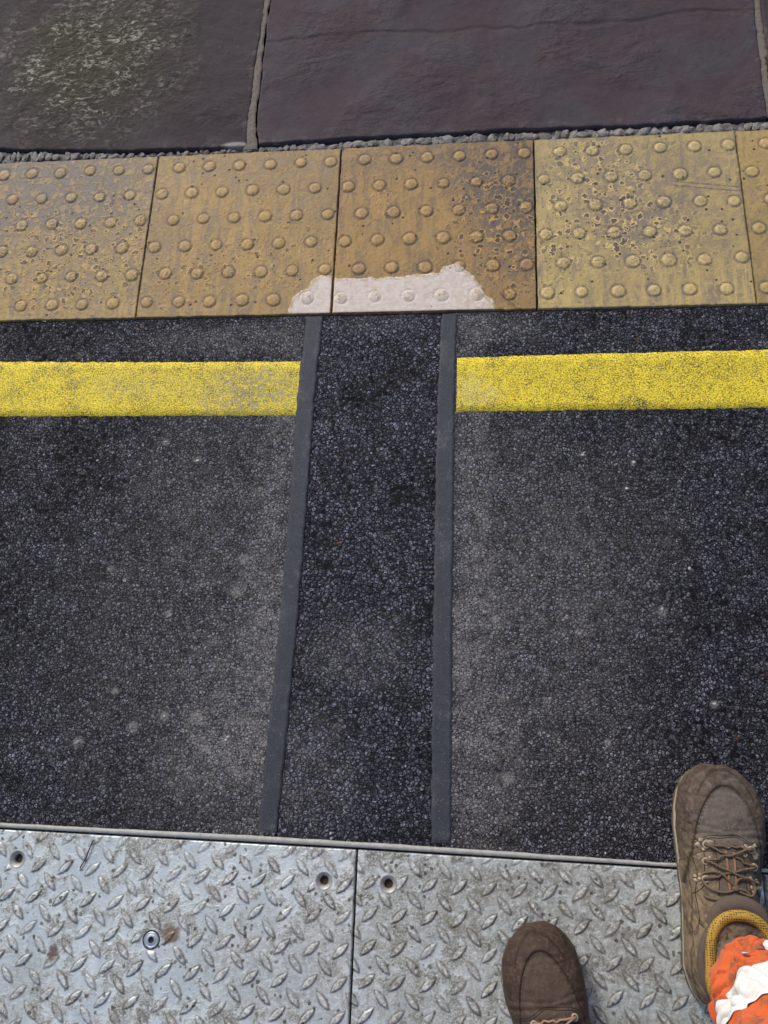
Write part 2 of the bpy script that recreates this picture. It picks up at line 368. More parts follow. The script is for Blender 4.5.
def slab_mat(name, seed, base, tint, crease=None):
    m = M(name)
    off = m.mapv(m.pos, loc=(seed * 2.3, seed, 0))
    n0 = m.noise(5, 5, .6, v=off, dist=.8); n1 = m.noise(28, 6, .65, v=off, dist=.5)
    col = m.mix(m.ramp(n0, .32, .68), base, tint)
    col = m.mix(m.mul(m.ramp(n1, .5, .7), .4), col, tuple(c * 1.5 for c in base))
    col = m.mix(m.mul(m.ramp(m.noise(11, 4, .6, v=off), .56, .7), .35), col, (0.075, 0.045, 0.048))
    sp = m.mul(m.ramp(m.vor(120, off), .2, .1), m.ramp(m.xyz(m.vor(120, off, out='Color'))[0], .88, .93))
    col = m.mix(m.mul(sp, .5), col, (0.16, 0.145, 0.14))
    col = m.mix(m.mul(m.ramp(m.noise(380, 4, .75), .5, .72), .4), col, tuple(c * 1.9 for c in base))
    col = m.mix(m.mul(m.ramp(m.noise(60, 6, .75, v=off), .55, .66), .4), col, tuple(c * .5 for c in base))
    h = m.add(m.mul(n0, 2.2), m.mul(n1, .8))
    # riven wrinkles
    wr = m.noise(3.2, 4, .55, v=m.mapv(m.warp(.04, 14, off), scale=(7, 13, 6), rot=(0, 0, R(35))), dist=.4)
    rz = m.ramp(m.noise(3.4, 3, .5, v=off), .40, .62)
    wet_glint = m.blob(-.20, .68, .20, .20, 1.3, .45, 7)
    rz = m.math('MAXIMUM', rz, wet_glint)
    h = m.add(h, m.mul(m.mul(wr, rz), 3.2))
    h = m.add(h, m.mul(m.mul(m.noise(70, 5, .65, v=off, dist=.3), rz), 1.5))
    h = m.add(h, m.mul(m.mul(m.noise(130, 3, .6, v=off), wet_glint), 1.6))
    h = m.add(h, m.mul(m.noise(300, 4, .7), .22))
    if crease:
        X = m.xyz(); yy = m.math('SUBTRACT', X[1], m.add(crease, m.mul(m.noise(4, 4), .10)))
        cr = m.ramp(m.math('ABSOLUTE', yy), .010, .0)
        h = m.add(h, m.mul(cr, -.5)); col = m.mix(m.mul(cr, .45), col, (0.03, 0.024, 0.024))
    wc = m.mul(m.blob(.172, .420, .028, .0065, .9, .25, 40), .85)
    col = m.mix(wc, col, (0.36, 0.33, 0.31))
    dust = m.mul(m.attr('edge'), m.ramp(m.noise(30, 5, .7), .5, .7))
    col = m.mix(m.mul(dust, .35), col, (0.24, 0.21, 0.20))
    gl_ = m.mul(m.ramp(m.noise(62, 5, .62, v=m.mapv(m.warp(.02, 20), scale=(1, 1.7, 1), rot=(0, 0, R(-35))), dist=.8), .46, .66), m.math('MULTIPLY_ADD', m.ramp(m.noise(13, 4, .6), .38, .58), .85, .15))
    glw = m.mul(gl_, wet_glint); gl_ = m.mul(gl_, .58)
    ro = m.math('SUBTRACT', m.math('MULTIPLY_ADD', n1, .12, .72), m.mul(wet_glint, gl_))
    col = m.mix(m.mul(wet_glint, .7), col, (0.050, 0.046, 0.026))  # olive of the reflected glints painted into the wet area's base colour
    return m.out(col, ro, m.bump(h, .0042, .62), spec=m.math('MULTIPLY_ADD', glw, .75, .16))
M_slabA = slab_mat('slate_dark', 1, (0.046, 0.034, 0.038), (0.056, 0.046, 0.052))
M_slabB = slab_mat('slate_grey', 2, (0.062, 0.045, 0.050), (0.070, 0.062, 0.072), crease=.655)

def mortar_mat():
    m = M('mortar')
    col = m.mix(m.noise(90, 5, .7), (0.13, 0.108, 0.085), (0.22, 0.185, 0.150))
    return m.out(col, .85, m.bump(m.noise(260, 4, .7), .002, .9))
M_mortar = mortar_mat()
def chunk_mat():
    m = M('grit_chips')
    c = m.xyz(m.vor(70, out='Color'))
    col = m.mix(c[0], (0.13, 0.115, 0.105), (0.30, 0.275, 0.255))
    return m.out(col, .8, m.bump(m.noise(300, 4, .7), .001, .9))
M_chunk = chunk_mat()
def plain(name, col, rough=.6, metal=0.0, var=.25, scale=80, bump=.0004):
    m = M(name)
    c = m.mix(m.noise(scale, 5, .7), tuple(x * (1 - var) for x in col), tuple(min(1, x * (1 + var)) for x in col))
    return m.out(c, rough, m.bump(m.noise(scale * 4, 3, .6), bump, .8), metal=metal)
M_void = plain('joint_dirt', (0.018, 0.016, 0.014), .9)

def plate_mat(name, seed, dirt_, brown, stain=()):
    m = M(name)
    off = m.mapv(m.pos, loc=(seed * 1.3, seed * 2.9, 0))
    n0 = m.noise(10, 5, .65, v=off); n1 = m.noise(45, 6, .7, v=off, dist=.4)
    col = m.mix(m.ramp(n0, .3, .7), (0.55, 0.615, 0.63), (0.75, 0.81, 0.81))
    sv = m.mapv(off, scale=(26, 5, 1), rot=(0, 0, R(-8)))
    col = m.mix(m.mul(m.ramp(m.noise(1, 4, .6, v=sv), .5, .68), .5), col, (0.84, 0.89, 0.90))
    # brown-grey grime lying in patches
    g = m.mul(m.ramp(m.add(m.mul(n1, .6), m.mul(n0, .45)), .515 - dirt_ * .07, .61 - dirt_ * .06), .85)
    g = m.mul(g, m.ramp(m.noise(300, 4, .75), .30, .55))
    for (x, y, rx, ry, a) in stain:
        b = m.mul(m.blob(x, y, rx, ry, 1.1, .9, 26), m.ramp(m.noise(120, 5, .75, v=off), .34, .58))
        g = m.math('MAXIMUM', g, m.mul(b, a))
    g = m.mul(g, m.math('MULTIPLY_ADD', m.ramp(m.noise(26, 5, .7, v=off), .42, .60), .35, .70))
    col = m.mix(g, col, brown)
    rg = m.mul(m.attr('ring'), m.math('MULTIPLY_ADD', m.ramp(m.noise(100, 5, .7, v=off), .34, .56), .70, .30))
    col = m.mix(m.mul(rg, .95), col, (0.060, 0.050, 0.040))
    tp = m.mul(m.attr('loz'), m.ramp(m.noise(150, 4, .7, v=off), .38, .62))
    col = m.mix(m.mul(tp, .55), col, (0.20, 0.185, 0.165))
    tw = m.mul(m.attr('top'), m.ramp(m.noise(230, 3, .6, v=off), .50, .60))
    col = m.mix(m.mul(tw, .6), col, (0.85, 0.85, 0.83))
    V = m.vor(110, m.warp(.006, 150, off)); vc = m.xyz(m.vor(110, m.warp(.006, 150, off), out='Color'))
    sp = m.mul(m.mul(m.ramp(V, .40, .24), m.ramp(vc[0], .70, .78)), m.ramp(m.noise(9, 3, .6, v=off), .36, .56))
    col = m.mix(m.mul(sp, .85), col, (0.04, 0.034, 0.028))
    if seed == 1:
        r = m.mul(m.blob(.205, -1.113, .017, .014, .7, .8, 60), .85)
        col = m.mix(r, col, (0.17, 0.105, 0.05))
        r = m.blob(.015, -1.15, .008, .012, .8, .8, 70)
        col = m.mix(m.mul(r, .85), col, (0.11, 0.06, 0.035))
    dull = m.math('MAXIMUM', m.math('MAXIMUM', g, sp), m.mul(rg, .8))
    met = m.mul(m.inv(dull), .40)
    ro = m.math('MULTIPLY_ADD', dull, .34, .36)
    h = m.add(m.mul(m.noise(420, 3, .65), .35), m.mul(n1, .9)); h = m.add(h, m.mul(g, .5))
    return m.out(col, ro, m.bump(h, .0014, .8), metal=met, spec=.5)
PST = [(.70, -1.03, .16, .045, .85), (.78, -1.0, .20, .03, .7), (.66, -1.06, .06, .05, .9), (.86, -1.08, .14, .10, .85), (.72, -1.12, .08, .12, .6), (.93, -1.17, .10, .10, .75), (.55, -1.10, .07, .05, .6), (.6, -1.19, .07, .06, .6)]
M_plateL = plate_mat('galvanised_plate', 1, .42, (0.150, 0.136, 0.105), [(.34, -1.14, .10, .06, .55), (.45, -1.14, .05, .09, .6), (.38, -1.2, .08, .03, .6), (-.02, -1.2, .06, .05, .5)])
M_plateR = plate_mat('galvanised_plate_muddy', 2, .95, (0.125, 0.115, 0.085), PST)
M_strip = plain('galvanised_edge', (0.36, 0.365, 0.35), .65, .1, .55, 70)
M_steel = plain('bright_steel', (0.62, 0.66, 0.72), .30, .8, .15, 200)
M_csk = plain('countersink_steel', (0.36, 0.36, 0.35), .5, .5, .3, 150)
M_darkhole = plain('rusty_recess', (0.045, 0.030, 0.018), .9, 0, .4, 200)
M_ringdirt = plain('bolt_rim_dirt', (0.03, 0.028, 0.026), .8)

# ------------------------------------------------------------ ground
ys = np.array([-150, -1.6]); 
def sheet(name, x0, x1, y0, y1, z, mat, res=.25, label=None):
    nx = max(2, int((x1 - x0) / res)); ny = max(2, int((y1 - y0) / res))
    X, Y = np.meshgrid(np.linspace(x0, x1, nx), np.linspace(y0, y1, ny))
    o = link(name, grid_mesh(name, X, Y, np.full_like(X, z)), mat)
    tag(o, label, kind='structure'); return o
sheet('ground', -250, 250, -250, 250, -.05, MA_far, 20, 'dark ground under and around the paving')
ZA = -.004
sheet('asphalt_surface', -5, .362, -.973, -.001, ZA, MA_left, .1, 'dusty dark asphalt left of the narrow patch')
sheet('asphalt_surface', .634, 6, -.978, -.001, ZA, MA_right, .1, 'dark asphalt right of the narrow patch')
sheet('asphalt_patch', .366, .632, -.971, -.0015, ZA - .001, MA_patch, .1, 'newer coarse bluish asphalt patch between the two tapes')
sheet('asphalt_surface', -5, 6, -6, -1.602, ZA, MA_far, .4, 'asphalt behind the chequer plates')
X_side = [(-5, -.745), (1.745, 6)]
for a, b in X_side: sheet('asphalt_surface', a, b, -1.6015, -.9635, ZA, MA_far, .2, 'asphalt beside the chequer plates')

# ------------------------------------------------------------ thin strips with ragged edges
def strip(name, ctr, halfw, z, mat, thick=.0012, jit=.0012, n=260, axis='y', seed=0, ends=(0, 0)):
    """ctr: list of (along, across, halfwidth) ; along axis y (tape) or x (line)"""
    t = np.linspace(0, 1, n); A = np.array(ctr)
    al = np.interp(t, np.linspace(0, 1, len(A)), A[:, 0]); ac = np.interp(t, np.linspace(0, 1, len(A)), A[:, 1]); hw = np.interp(t, np.linspace(0, 1, len(A)), A[:, 2])
    k = 9; s = np.array([-1, -.985, -.7, -.35, 0, .35, .7, .985, 1])
    AL = np.repeat(al[:, None], k, 1); SS = np.repeat(s[None], n, 0)
    jl = fbm(al * 90, al * 0 + 3.3, seed, 4) * jit * 3; jr = fbm(al * 90, al * 0 + 9.3, seed + 5, 4) * jit * 3
    AC = ac[:, None] + SS * hw[:, None] + np.where(SS < 0, jl[:, None] * -SS, jr[:, None] * SS)
    for e, q in ((0, ends[0]), (-1, ends[1])):
        AL[e] += fbm(s * 4 + 2, s * 0, seed + 9, 3) * q
    Z = np.full_like(AL, z + thick) + fbm(AL * 60, AC * 60, seed, 3) * .0004
    Z[:, 0] = z - .001; Z[:, -1] = z - .001; Z[0] = z - .001; Z[-1] = z - .001
    X, Y = (AC, AL) if axis == 'y' else (AL, AC)
    if axis == 'y': X = X[:, ::-1]; Y = Y[:, ::-1]
    return link(name, grid_mesh(name, X, Y, Z), mat)
o = strip('joint_tape', [(-.9615, .349, .0158), (-.59, .360, .0160), (-.4, .3615, .016), (-.19, .362, .0168), (-.001, .369, .0165)], 0, ZA, M_tape, .0009, .0019, seed=3, ends=(.006, .004))
tag(o, 'blue-grey bitumen tape strip on the left side of the narrow asphalt patch', 'joint tape', 'bitumen tapes sealing the two edges of the asphalt patch')
o = strip('joint_tape', [(-.9615, .632, .0160), (-.59, .6300, .0168), (-.19, .6302, .0163), (-.002, .6345, .0148)], 0, ZA, M_tape, .0009, .0019, seed=8, ends=(.006, .004))
tag(o, 'blue-grey bitumen tape strip on the right side of the narrow asphalt patch', 'joint tape', 'bitumen tapes sealing the two edges of the asphalt patch')
o = strip('yellow_line', [(-2.2, -.153, .059), (-.27, -.1515, .0610), (.0, -.1555, .0590), (.3475, -.1590, .0580)], 0, ZA, M_yellow, .0006, .0016, n=1500, axis='x', seed=12, ends=(0, .012))
tag(o, 'yellow painted line left of the asphalt patch, scuffed grey near its end', 'painted line', 'yellow line painted along the asphalt')
o = strip('yellow_line', [(.6500, -.1555, .0570), (.9, -.1530, .0580), (1.22, -.151, .0590), (3.2, -.150, .055)], 0, ZA, M_yellow, .0006, .0016, n=1500, axis='x', seed=17, ends=(.010, 0))
tag(o, 'bright yellow painted line right of the asphalt patch', 'painted line', 'yellow line painted along the asphalt')

# ------------------------------------------------------------ tactile slabs
BR, BH = .0126, .0023
def blister_xy(x0, sc=1.0):
    out = []
    for r in range(6):
        for k in range(6):
            out.append((x0 + (.0195 + k * .0662 + (.0325 if r % 2 else 0)) * sc, .0355 + r * .0662))
    return out
def tile_height(X, Y, x0, W, seed):
    """height, dome mask, ring mask"""
    D = np.full_like(X, 9.0); R_ = np.random.default_rng(seed)
    for (bx, by) in blister_xy(x0, W / .402):
        bx += R_.normal(0, .0007); by += R_.normal(0, .0007)
        s = 1 + R_.normal(0, .04)
        D = np.minimum(D, np.hypot(X - bx, Y - by) / (BR * s))
    dn = D + fbm(X * 140, Y * 140, seed, 3) * .16
    dome = np.clip(1 - np.clip(dn, 0, 1) ** 3.2, 0, 1)
    Z = BH * (dome ** .8) + fbm(X * 16, Y * 16, seed, 3) * .0016 + fbm(X * 200, Y * 200, seed + 3, 3) * .0007
    Z -= .0006 * np.exp(-((dn - 1.15) / .14) ** 2)
    ring = np.exp(-((dn - 1.12) / .17) ** 2)
    return Z, sstep(1.0, .75, dn), ring
def add_sides(me_co, ny, nx): pass
def make_tile(x0, x1, mat, seed, lx=(0, 0)):
    g = .0005
    nx, ny = 290, 290
    u = np.linspace(0, 1, nx); v = np.linspace(0, 1, ny)
    U, V = np.meshgrid(u, v)
    xl = x0 + g + lx[0] * v; xr = x1 - g + lx[1] * v
    xl = xl + fbm(v * 22, v * 0, seed, 4) * .0020; xr = xr + fbm(v * 22, v * 0 + 5, seed + 2, 4) * .0020
    yb = .0005 + fbm(u * 22, u * 0 + 2, seed, 4) * .0035; yt = .4005 + fbm(u * 22, u * 0 + 8, seed, 4) * .0035
    X = xl[:, None] * (1 - U) + xr[:, None] * U
    Y = yb[None] * (1 - V) + yt[None] * V
    Z, dome, ring = tile_height(X, Y, x0, x1 - x0, seed)
    de = np.minimum(np.minimum(U, 1 - U), np.minimum(V, 1 - V)) * .4
    Z -= .0018 * np.clip(1 - de / .0020, 0, 1) ** 2
    edge = np.clip(1 - de / .005, 0, 1)
    # skirt: outermost ring of vertices drops to form the sides
    sk = np.zeros_like(X, bool); sk[0] = sk[-1] = True; sk[:, 0] = sk[:, -1] = True
    Z[sk] = -.045
    return link('tactile_slab', grid_mesh('tactile_slab', X, Y, Z, attrs={'dome': dome, 'ring': ring, 'edge': edge, 'rim': np.exp(-((np.sqrt(np.clip(1 - Z / BH, 0, 4)) - .55) / .2) ** 2) * dome}), mat)
TX = [-.804, -.402, -.001, .402, .8035, 1.2355, 1.6375, 2.04]
tl = ['yellow tactile slab at far left, cut by the frame, greyed over its upper half', 'ochre tactile slab with the left end of the white paint on its lower right corner',
      'brown-ochre tactile slab carrying most of the white paint patch', 'pale yellow tactile slab, the palest, with dark scabs and a scored line',
      'orange-buff tactile slab cut off by the right edge of the photo']
bd = [(-.402, -.001), (-.001, .402), (.402, .8035), (.8035, 1.2315), (1.2315, 1.6335)]
# corner positions measured along the joints: the slabs are laid on a 402 mm pitch
bd = [(-.402, .0), (.0, .402), (.402, .8035), (.8035, 1.209), (1.209, 1.611)]
SK = [(0, 0), (0, .0), (0, .001), (.001, -.004), (-.004, 0)]
for i, (a, b) in enumerate(bd):
    o = make_tile(a, b, TM[i], 20 + i, SK[i])
    tag(o, tl[i], 'tactile slab', 'yellow blister paving slabs in a row')

for k, (x_, src, lb) in enumerate(((-.804, 1, 'ochre tactile slab just beyond the left edge of the photo'), (-1.206, 2, 'brown tactile slab two places beyond the left edge of the photo'), (1.611, 0, 'grey-ochre tactile slab just beyond the right edge of the photo'))):
    o = make_tile(x_, x_ + .402, TM[src], 40 + k)
    tag(o, lb, 'tactile slab', 'yellow blister paving slabs in a row')

# white paint spilled over two slabs: a skin that follows slab and blisters
def paint_patch():
    me_all = []
    poly = [(.316, -.006), (.318, .018), (.322, .040), (.338, .053), (.352, .060), (.362, .080), (.376, .088), (.397, .086), (.412, .080), (.44, .079), (.49, .080), (.54, .081), (.585, .086),
            (.612, .087), (.622, .100), (.640, .106), (.655, .104), (.664, .092), (.682, .078), (.692, .060), (.700, .040), (.716, .022), (.724, .008), (.722, -.006)]
    P = np.array(poly)
    def inside(X, Y):
        c = np.zeros(X.shape, bool); n = len(P)
        for i in range(n):
            x1, y1 = P[i]; x2, y2 = P[(i + 1) % n]
            k = ((y1 > Y) != (y2 > Y)) & (X < (x2 - x1) * (Y - y1) / (y2 - y1 + 1e-12) + x1)
            c ^= k
        return c
    def dist(X, Y):
        d = np.full(X.shape, 9.0)
        for i in range(len(P) - 1):
            a = P[i]; b = P[i + 1]; ab = b - a
            t = np.clip(((X - a[0]) * ab[0] + (Y - a[1]) * ab[1]) / (ab @ ab), 0, 1)
            d = np.minimum(d, np.hypot(X - a[0] - ab[0] * t, Y - a[1] - ab[1] * t))
        return d
    st = .0011
    vs = []; qs = []; at = {'dome': [], 'thin': []}; base = 0
    root = None
    coX = []; 
    for (x0, x1, seed) in ((.0, .402, 21), (.402, .804, 22)):
        xs = np.arange(max(.30, x0 + .0030), min(.74, x1 - .0030), st); yv = np.arange(.0030, .118, st)
        X, Y = np.meshgrid(xs, yv)
        Z, dome, ring = tile_height(X, Y, x0, x1 - x0, seed)
        Xn = X + fbm(X * 90, Y * 90, 4, 4) * .009; Yn = Y + fbm(X * 90 + 7, Y * 90, 9, 4) * .009
        ins = inside(Xn, Yn); d = dist(Xn, Yn)
        sd = np.where(ins, d, -d)
        Z = Z - dome ** .8 * BH * .28 + np.clip(sd / .0022, -1, 1) * .0006 + .0004
        de = np.minimum(np.minimum(X - x0, x1 - X), Y)
        Z -= .0016 * np.clip(1 - de / .0045, 0, 1)
        Z += fbm(X * 200, Y * 200, seed + 3, 3) * -.0003
        keep = sd > -.0012
        me = grid_mesh('p', X, Y, Z, keep, {'dome': dome, 'thin': .25 + sstep(.010, .0, sd) + sstep(.6, .75, X) * .35})
        me_all.append(me)
    bm = bmesh.new()
    for me in me_all: bm.from_mesh(me)
    bmesh.ops.delete(bm, geom=[v for v in bm.verts if not v.link_faces], context='VERTS')
    me = bpy.data.meshes.new('paint_patch'); bm.to_mesh(me); bm.free()
    o = link('paint_patch', me, M_paint)
    tag(o, 'pinkish-white paint patch daubed over the lower edge of two yellow slabs', 'paint patch')
paint_patch()

# dark bedding that shows in the joints
X, Y = np.meshgrid(np.linspace(-1.25, 2.1, 60), np.linspace(-.004, .46, 20))
tag(link('paving_bed', grid_mesh('paving_bed', X, Y, np.full_like(X, -.020)), M_void), 'dark dirt in the joints between the slabs', kind='structure')

# ------------------------------------------------------------ coping slabs
def coping(xl_pts, xr_pts, yb_pts, ytop, mat, seed, label):
    nx, ny = 420, 330
    v = np.linspace(0, 1, ny); u = np.linspace(0, 1, nx)
    y_ = .42 + v * (ytop - .42)
    xl = np.interp(y_, *zip(*xl_pts)) + fbm(y_ * 28, y_ * 0, seed, 5) * .007
    xr = np.interp(y_, *zip(*xr_pts)) + fbm(y_ * 28, y_ * 0 + 4, seed + 1, 5) * .007
    U, V = np.meshgrid(u, v)
    X = xl[:, None] * (1 - U) + xr[:, None] * U
    yb = np.interp(X[0], *zip(*yb_pts)) + fbm(X[0] * 30, X[0] * 0, seed + 2, 5) * .006
    Y = yb[None] * (1 - V) + ytop * V
    Z = .002 + fbm(X * 5, Y * 5, seed, 3) * .006 + fbm(X * 26, Y * 26, seed + 6, 4) * .0022
    de = np.minimum(np.minimum((X - xl[:, None]), (xr[:, None] - X)), (Y - yb[None]))
    Z -= .0030 * np.clip(1 - de / .006, 0, 1) ** 2
    edge = np.clip(1 - de / .035, 0, 1)
    sk = np.zeros_like(X, bool); sk[0] = sk[-1] = True; sk[:, 0] = sk[:, -1] = True
    Z[sk] = -.05
    o = link('coping_slab', grid_mesh('coping_slab', X, Y, Z, attrs={'edge': edge}), mat)
    tag(o, label, 'paving slab', 'large dark stone slabs above the yellow slabs')
    return o
YB = [(-1.8, .436), (-.8, .440), (-.37, .437), (-.22, .428), (-.067, .417), (.19, .413), (.225, .418), (.49, .425), (.8, .426), (1.0, .424), (1.27, .428), (2.2, .43)]
coping([(.4, -1.7), (1.1, -1.7)], [(.41, -.632), (1.1, -.632)], YB, 1.08, M_slabB, 37, 'dark stone slab beyond the left edge of the photo')
coping([(.4, -.62), (1.1, -.62)], [(.41, .1935), (.54, .193), (.67, .198), (.83, .204), (1.1, .21)], YB, 1.08, M_slabA, 31, 'dark purple-brown stone slab at top left with glistening riven surface')
coping([(.41, .2190), (.46, .2105), (.6, .2105), (.78, .210), (.83, .215), (1.1, .22)], [(.41, 1.272), (.60, 1.274), (1.1, 1.276)], YB, 1.08, M_slabB, 33, 'wide dark grey stone slab at top centre with a long crease')
coping([(.41, 1.284), (.60, 1.286), (1.1, 1.287)], [(.41, 2.1), (1.1, 2.1)], YB, 1.08, M_slabA, 35, 'sliver of dark stone slab at the top right corner')
def mortar_joint(xl, xr, y0, y1, z, seed, label, jit=.004):
    n = 300; y = np.linspace(y0, y1, n); k = 9; s = np.linspace(0, 1, k)
    a = np.interp(y, *zip(*xl)) + fbm(y * 60, y * 0, seed, 4) * jit * .5; b = np.interp(y, *zip(*xr)) + fbm(y * 60, y * 0 + 7, seed, 5) * jit * 2
    X = a[:, None] * (1 - s) + b[:, None] * s; Y = np.repeat(y[:, None], k, 1)
    Z = z + .0012 + fbm(X * 120, Y * 120, seed, 4) * .003 - .002 * np.abs(s * 2 - 1)[None] ** 6
    tag(link('mortar_joint', grid_mesh('mortar_joint', X, Y, Z), M_mortar), label, 'mortar joint')
mortar_joint([(.41, .187), (.67, .190), (.83, .197), (1.08, .2)], [(.41, .217), (.46, .2082), (.6, .2085), (.72, .2085), (.77, .2095), (.83, .214), (1.08, .218)], .408, 1.07, -.001, 5,
             'buff mortar filling the cracked joint between the two large dark slabs')
mortar_joint([(.41, 1.266), (1.08, 1.27)], [(.41, 1.284), (.55, 1.284), (.6, 1.287), (.7, 1.289), (1.08, 1.288)], .43, 1.07, -.0025, 9, 'pale broken mortar in the joint at the top right corner', .007)

# chips of mortar in the gap above the yellow slabs
xs = np.linspace(-1.25, 2.0, 1900); a_ = np.linspace(0, 1, 9)[:, None]
tp_ = np.interp(xs, *zip(*YB)) - .0030 + fbm(xs * 75, xs * 0, 3, 5) * .009
Yb = .4005 * (1 - a_) + tp_[None] * a_; Xb = np.repeat(xs[None], 9, 0)
Zb = -.0065 + fbm(Xb * 90, Yb * 120, 4, 5) * .014
tag(link('mortar_bed', grid_mesh('mortar_bed', Xb, Yb, Zb), M_chunk), 'rough grey mortar bed in the gap above the yellow slabs', kind='structure')
bm = bmesh.new()
x = -1.25
while x < 2.0:
    right = x > .30
    s = random.uniform(.0045, .0085) * (1.0 if not right else random.uniform(1.0, 1.7))
    top = np.interp(x, *zip(*YB)); yy = .4025 + (top - .4025) * .5 - .001 + random.uniform(-.0015, .0015); sy = (top - .4025) * random.uniform(.36, .5)
    m_ = Matrix.Translation((x, yy, -.002 - s * .35 + random.uniform(-.002, .001))) @ Euler((random.uniform(-.2, .2), random.uniform(-.25, .25), random.uniform(-.35, .35))).to_matrix().to_4x4() @ Matrix.Diagonal((s * random.uniform(.8, 1.2 if not right else 2.0), max(sy, .003), s * .42, 1))
    r = bmesh.ops.create_icosphere(bm, subdivisions=2, radius=1.0, matrix=m_)
    for vtx in r['verts']:
        n_ = noise.noise(vtx.co * 330) * .0026 + noise.noise(vtx.co * 120) * .0030
        vtx.co += Vector((n_, n_ * .8, n_ * .6))
    x += s * random.uniform(1.4, 3.6)
o = to_obj('mortar_chips', bm, M_chunk, smooth=False)
tag(o, 'loose grey mortar chips and grit packed in the gap above the yellow slabs', 'grit', kind='stuff')

# ------------------------------------------------------------ chequer plates
def ytop(x): return np.interp(x, [-.7, -.11, .5, 1.0, 1.8], [-.9705, -.9712, -.9765, -.9832, -.990])
def plate(x0, x1, lat, mat, name='chequer_plate', holes=(), bolt=None, fade=.0):
    xs = np.linspace(x0, x1, 520)
    yv = np.concatenate([np.linspace(-1.600, -1.285, 90)[:-1], np.linspace(-1.285, -.97, 264)])
    X, Y = np.meshgrid(xs, yv)
    YT = ytop(X); Y = np.where(Y > -1.285, -1.285 + (Y + 1.285) * (YT + 1.285) / (.315), Y)
    ox, oy, p, ang = lat
    c, s = math.cos(ang), math.sin(ang)
    U = ((X - ox) * c + (Y - oy) * s) / p; V = (-(X - ox) * s + (Y - oy) * c) / p
    H = np.zeros_like(X); ring = np.zeros_like(X); loz = np.zeros_like(X); top = np.zeros_like(X)
    for (du, dv, dirn) in ((0, 0, -1), (.5, .5, 1)):
        iu = np.round(U - du); iv = np.round(V - dv)
        a = U - du - iu; b = V - dv - iv
        w_ = fbm(iu * 7.7, iv * 5.3, 3, 1)
        th = dirn * (math.radians(48) + w_ * .25) if dirn < 0 else math.radians(43) + w_ * .25
        l = (a * np.cos(th) + b * np.sin(th)) * p; q = (-a * np.sin(th) + b * np.cos(th)) * p
        L = .0165 * (1 + w_ * .2); Wd = .0054
        env = 1 - (l / L) ** 2
        e = np.where(env > 0, env, 0)
        d = np.abs(q) / (Wd * np.maximum(e, 1e-3))            # 0 centre .. 1 rim
        sd = Wd * e - np.abs(q) - np.maximum(np.abs(l) - L, 0)
        sd = sd + fbm(X * 300, Y * 300, 5, 2) * .0008
        hh = sstep(0.0, .0021, sd)
        wear = np.clip(.75 + fbm(iu * 3.1 + 9, iv * 4.7, 8, 1) * 1.3, .25, 1.1)
        H = np.maximum(H, hh * wear)
        ring = np.maximum(ring, np.exp(-((sd + .0003) / .0014) ** 2) * (.55 + wear * .45))
        loz = np.maximum(loz, sstep(0, .001, sd)); top = np.maximum(top, sstep(.0020, .0036, sd))
    worn = 1 - .65 * sstep(-1.012, -.985, Y)
    Z = .0000 + H * .0023 * worn + fbm(X * 9, Y * 9, 2, 3) * .0010 + fbm(X * 420, Y * 420, 6, 2) * .00018
    ring = ring * (.45 + .55 * worn)
    de = np.minimum(np.minimum(X - x0, x1 - X), YT - Y)
    Z -= .0012 * np.clip(1 - de / .0022, 0, 1)
    sk = np.zeros_like(X, bool); sk[0] = sk[-1] = True; sk[:, 0] = sk[:, -1] = True
    Z[sk] = -.012
    keep = np.ones_like(X, bool)
    for (hx, hy) in list(holes) + ([bolt] if bolt else []):
        r = np.hypot(X - hx, Y - hy); f = sstep(.021, .0145, r)
        Z = Z * (1 - f) - .0002 * f; loz *= (1 - f); ring *= (1 - f); top *= (1 - f)
        keep &= r > .0118
    o = link(name, grid_mesh(name, X, Y, Z, keep, {'ring': ring, 'loz': loz, 'top': top}), mat)
    for (hx, hy) in holes:
        bm = bmesh.new(); lathe(bm, [(.0140, -.0006), (.0136, .0003), (.0128, .0001), (.0075, -.0035), (.0068, -.006), (.0068, -.010)], 36, (hx, hy, 0))
        h = to_obj('screw_hole', bm, M_csk, o)
        bm = bmesh.new(); rr = lathe(bm, [(.0068, -.0098), (.004, -.0095), (.0008, -.0099)], 24, (hx, hy, 0)); bm.faces.new(rr[-1])
        to_obj('hole_bottom', bm, M_darkhole, h)
    if bolt:
        bx, by = bolt
        bm = bmesh.new(); lathe(bm, [(.0146, -.0005), (.0142, .0005), (.0128, .0003), (.0118, -.0020)], 40, (bx, by, 0))
        b = to_obj('bolt', bm, M_ringdirt, o)
        bm = bmesh.new()
        lathe(bm, [(.0119, -.003), (.0118, .0000), (.0112, .0005), (.0104, .0006), (.0098, .0002), (.0090, .0001), (.0082, .0006), (.0048, .0006)], 40, (bx, by, 0))
        to_obj('bolt_head', bm, M_steel, b)
        bm = bmesh.new()
        v1 = [bm.verts.new((bx + .0050 * math.cos(k * math.pi / 3 + .4), by + .0050 * math.sin(k * math.pi / 3 + .4), .0007)) for k in range(6)]
        v2 = [bm.verts.new((bx + .0042 * math.cos(k * math.pi / 3 + .4), by + .0042 * math.sin(k * math.pi / 3 + .4), -.0025)) for k in range(6)]
        for k in range(6): bm.faces.new((v1[k], v1[(k + 1) % 6], v2[(k + 1) % 6], v2[k]))
        bm.faces.new(v2)
        to_obj('hex_socket', bm, M_darkhole, b, False)
    return o
LL = (-.0534, -1.0475, .0464, -.0123); LR = (.592, -1.047, .0464, -.004)
o = plate(-.122, .4967, LL, M_plateL, holes=[(-.069, -1.016), (.447, -1.025)], bolt=(.175, -1.124))
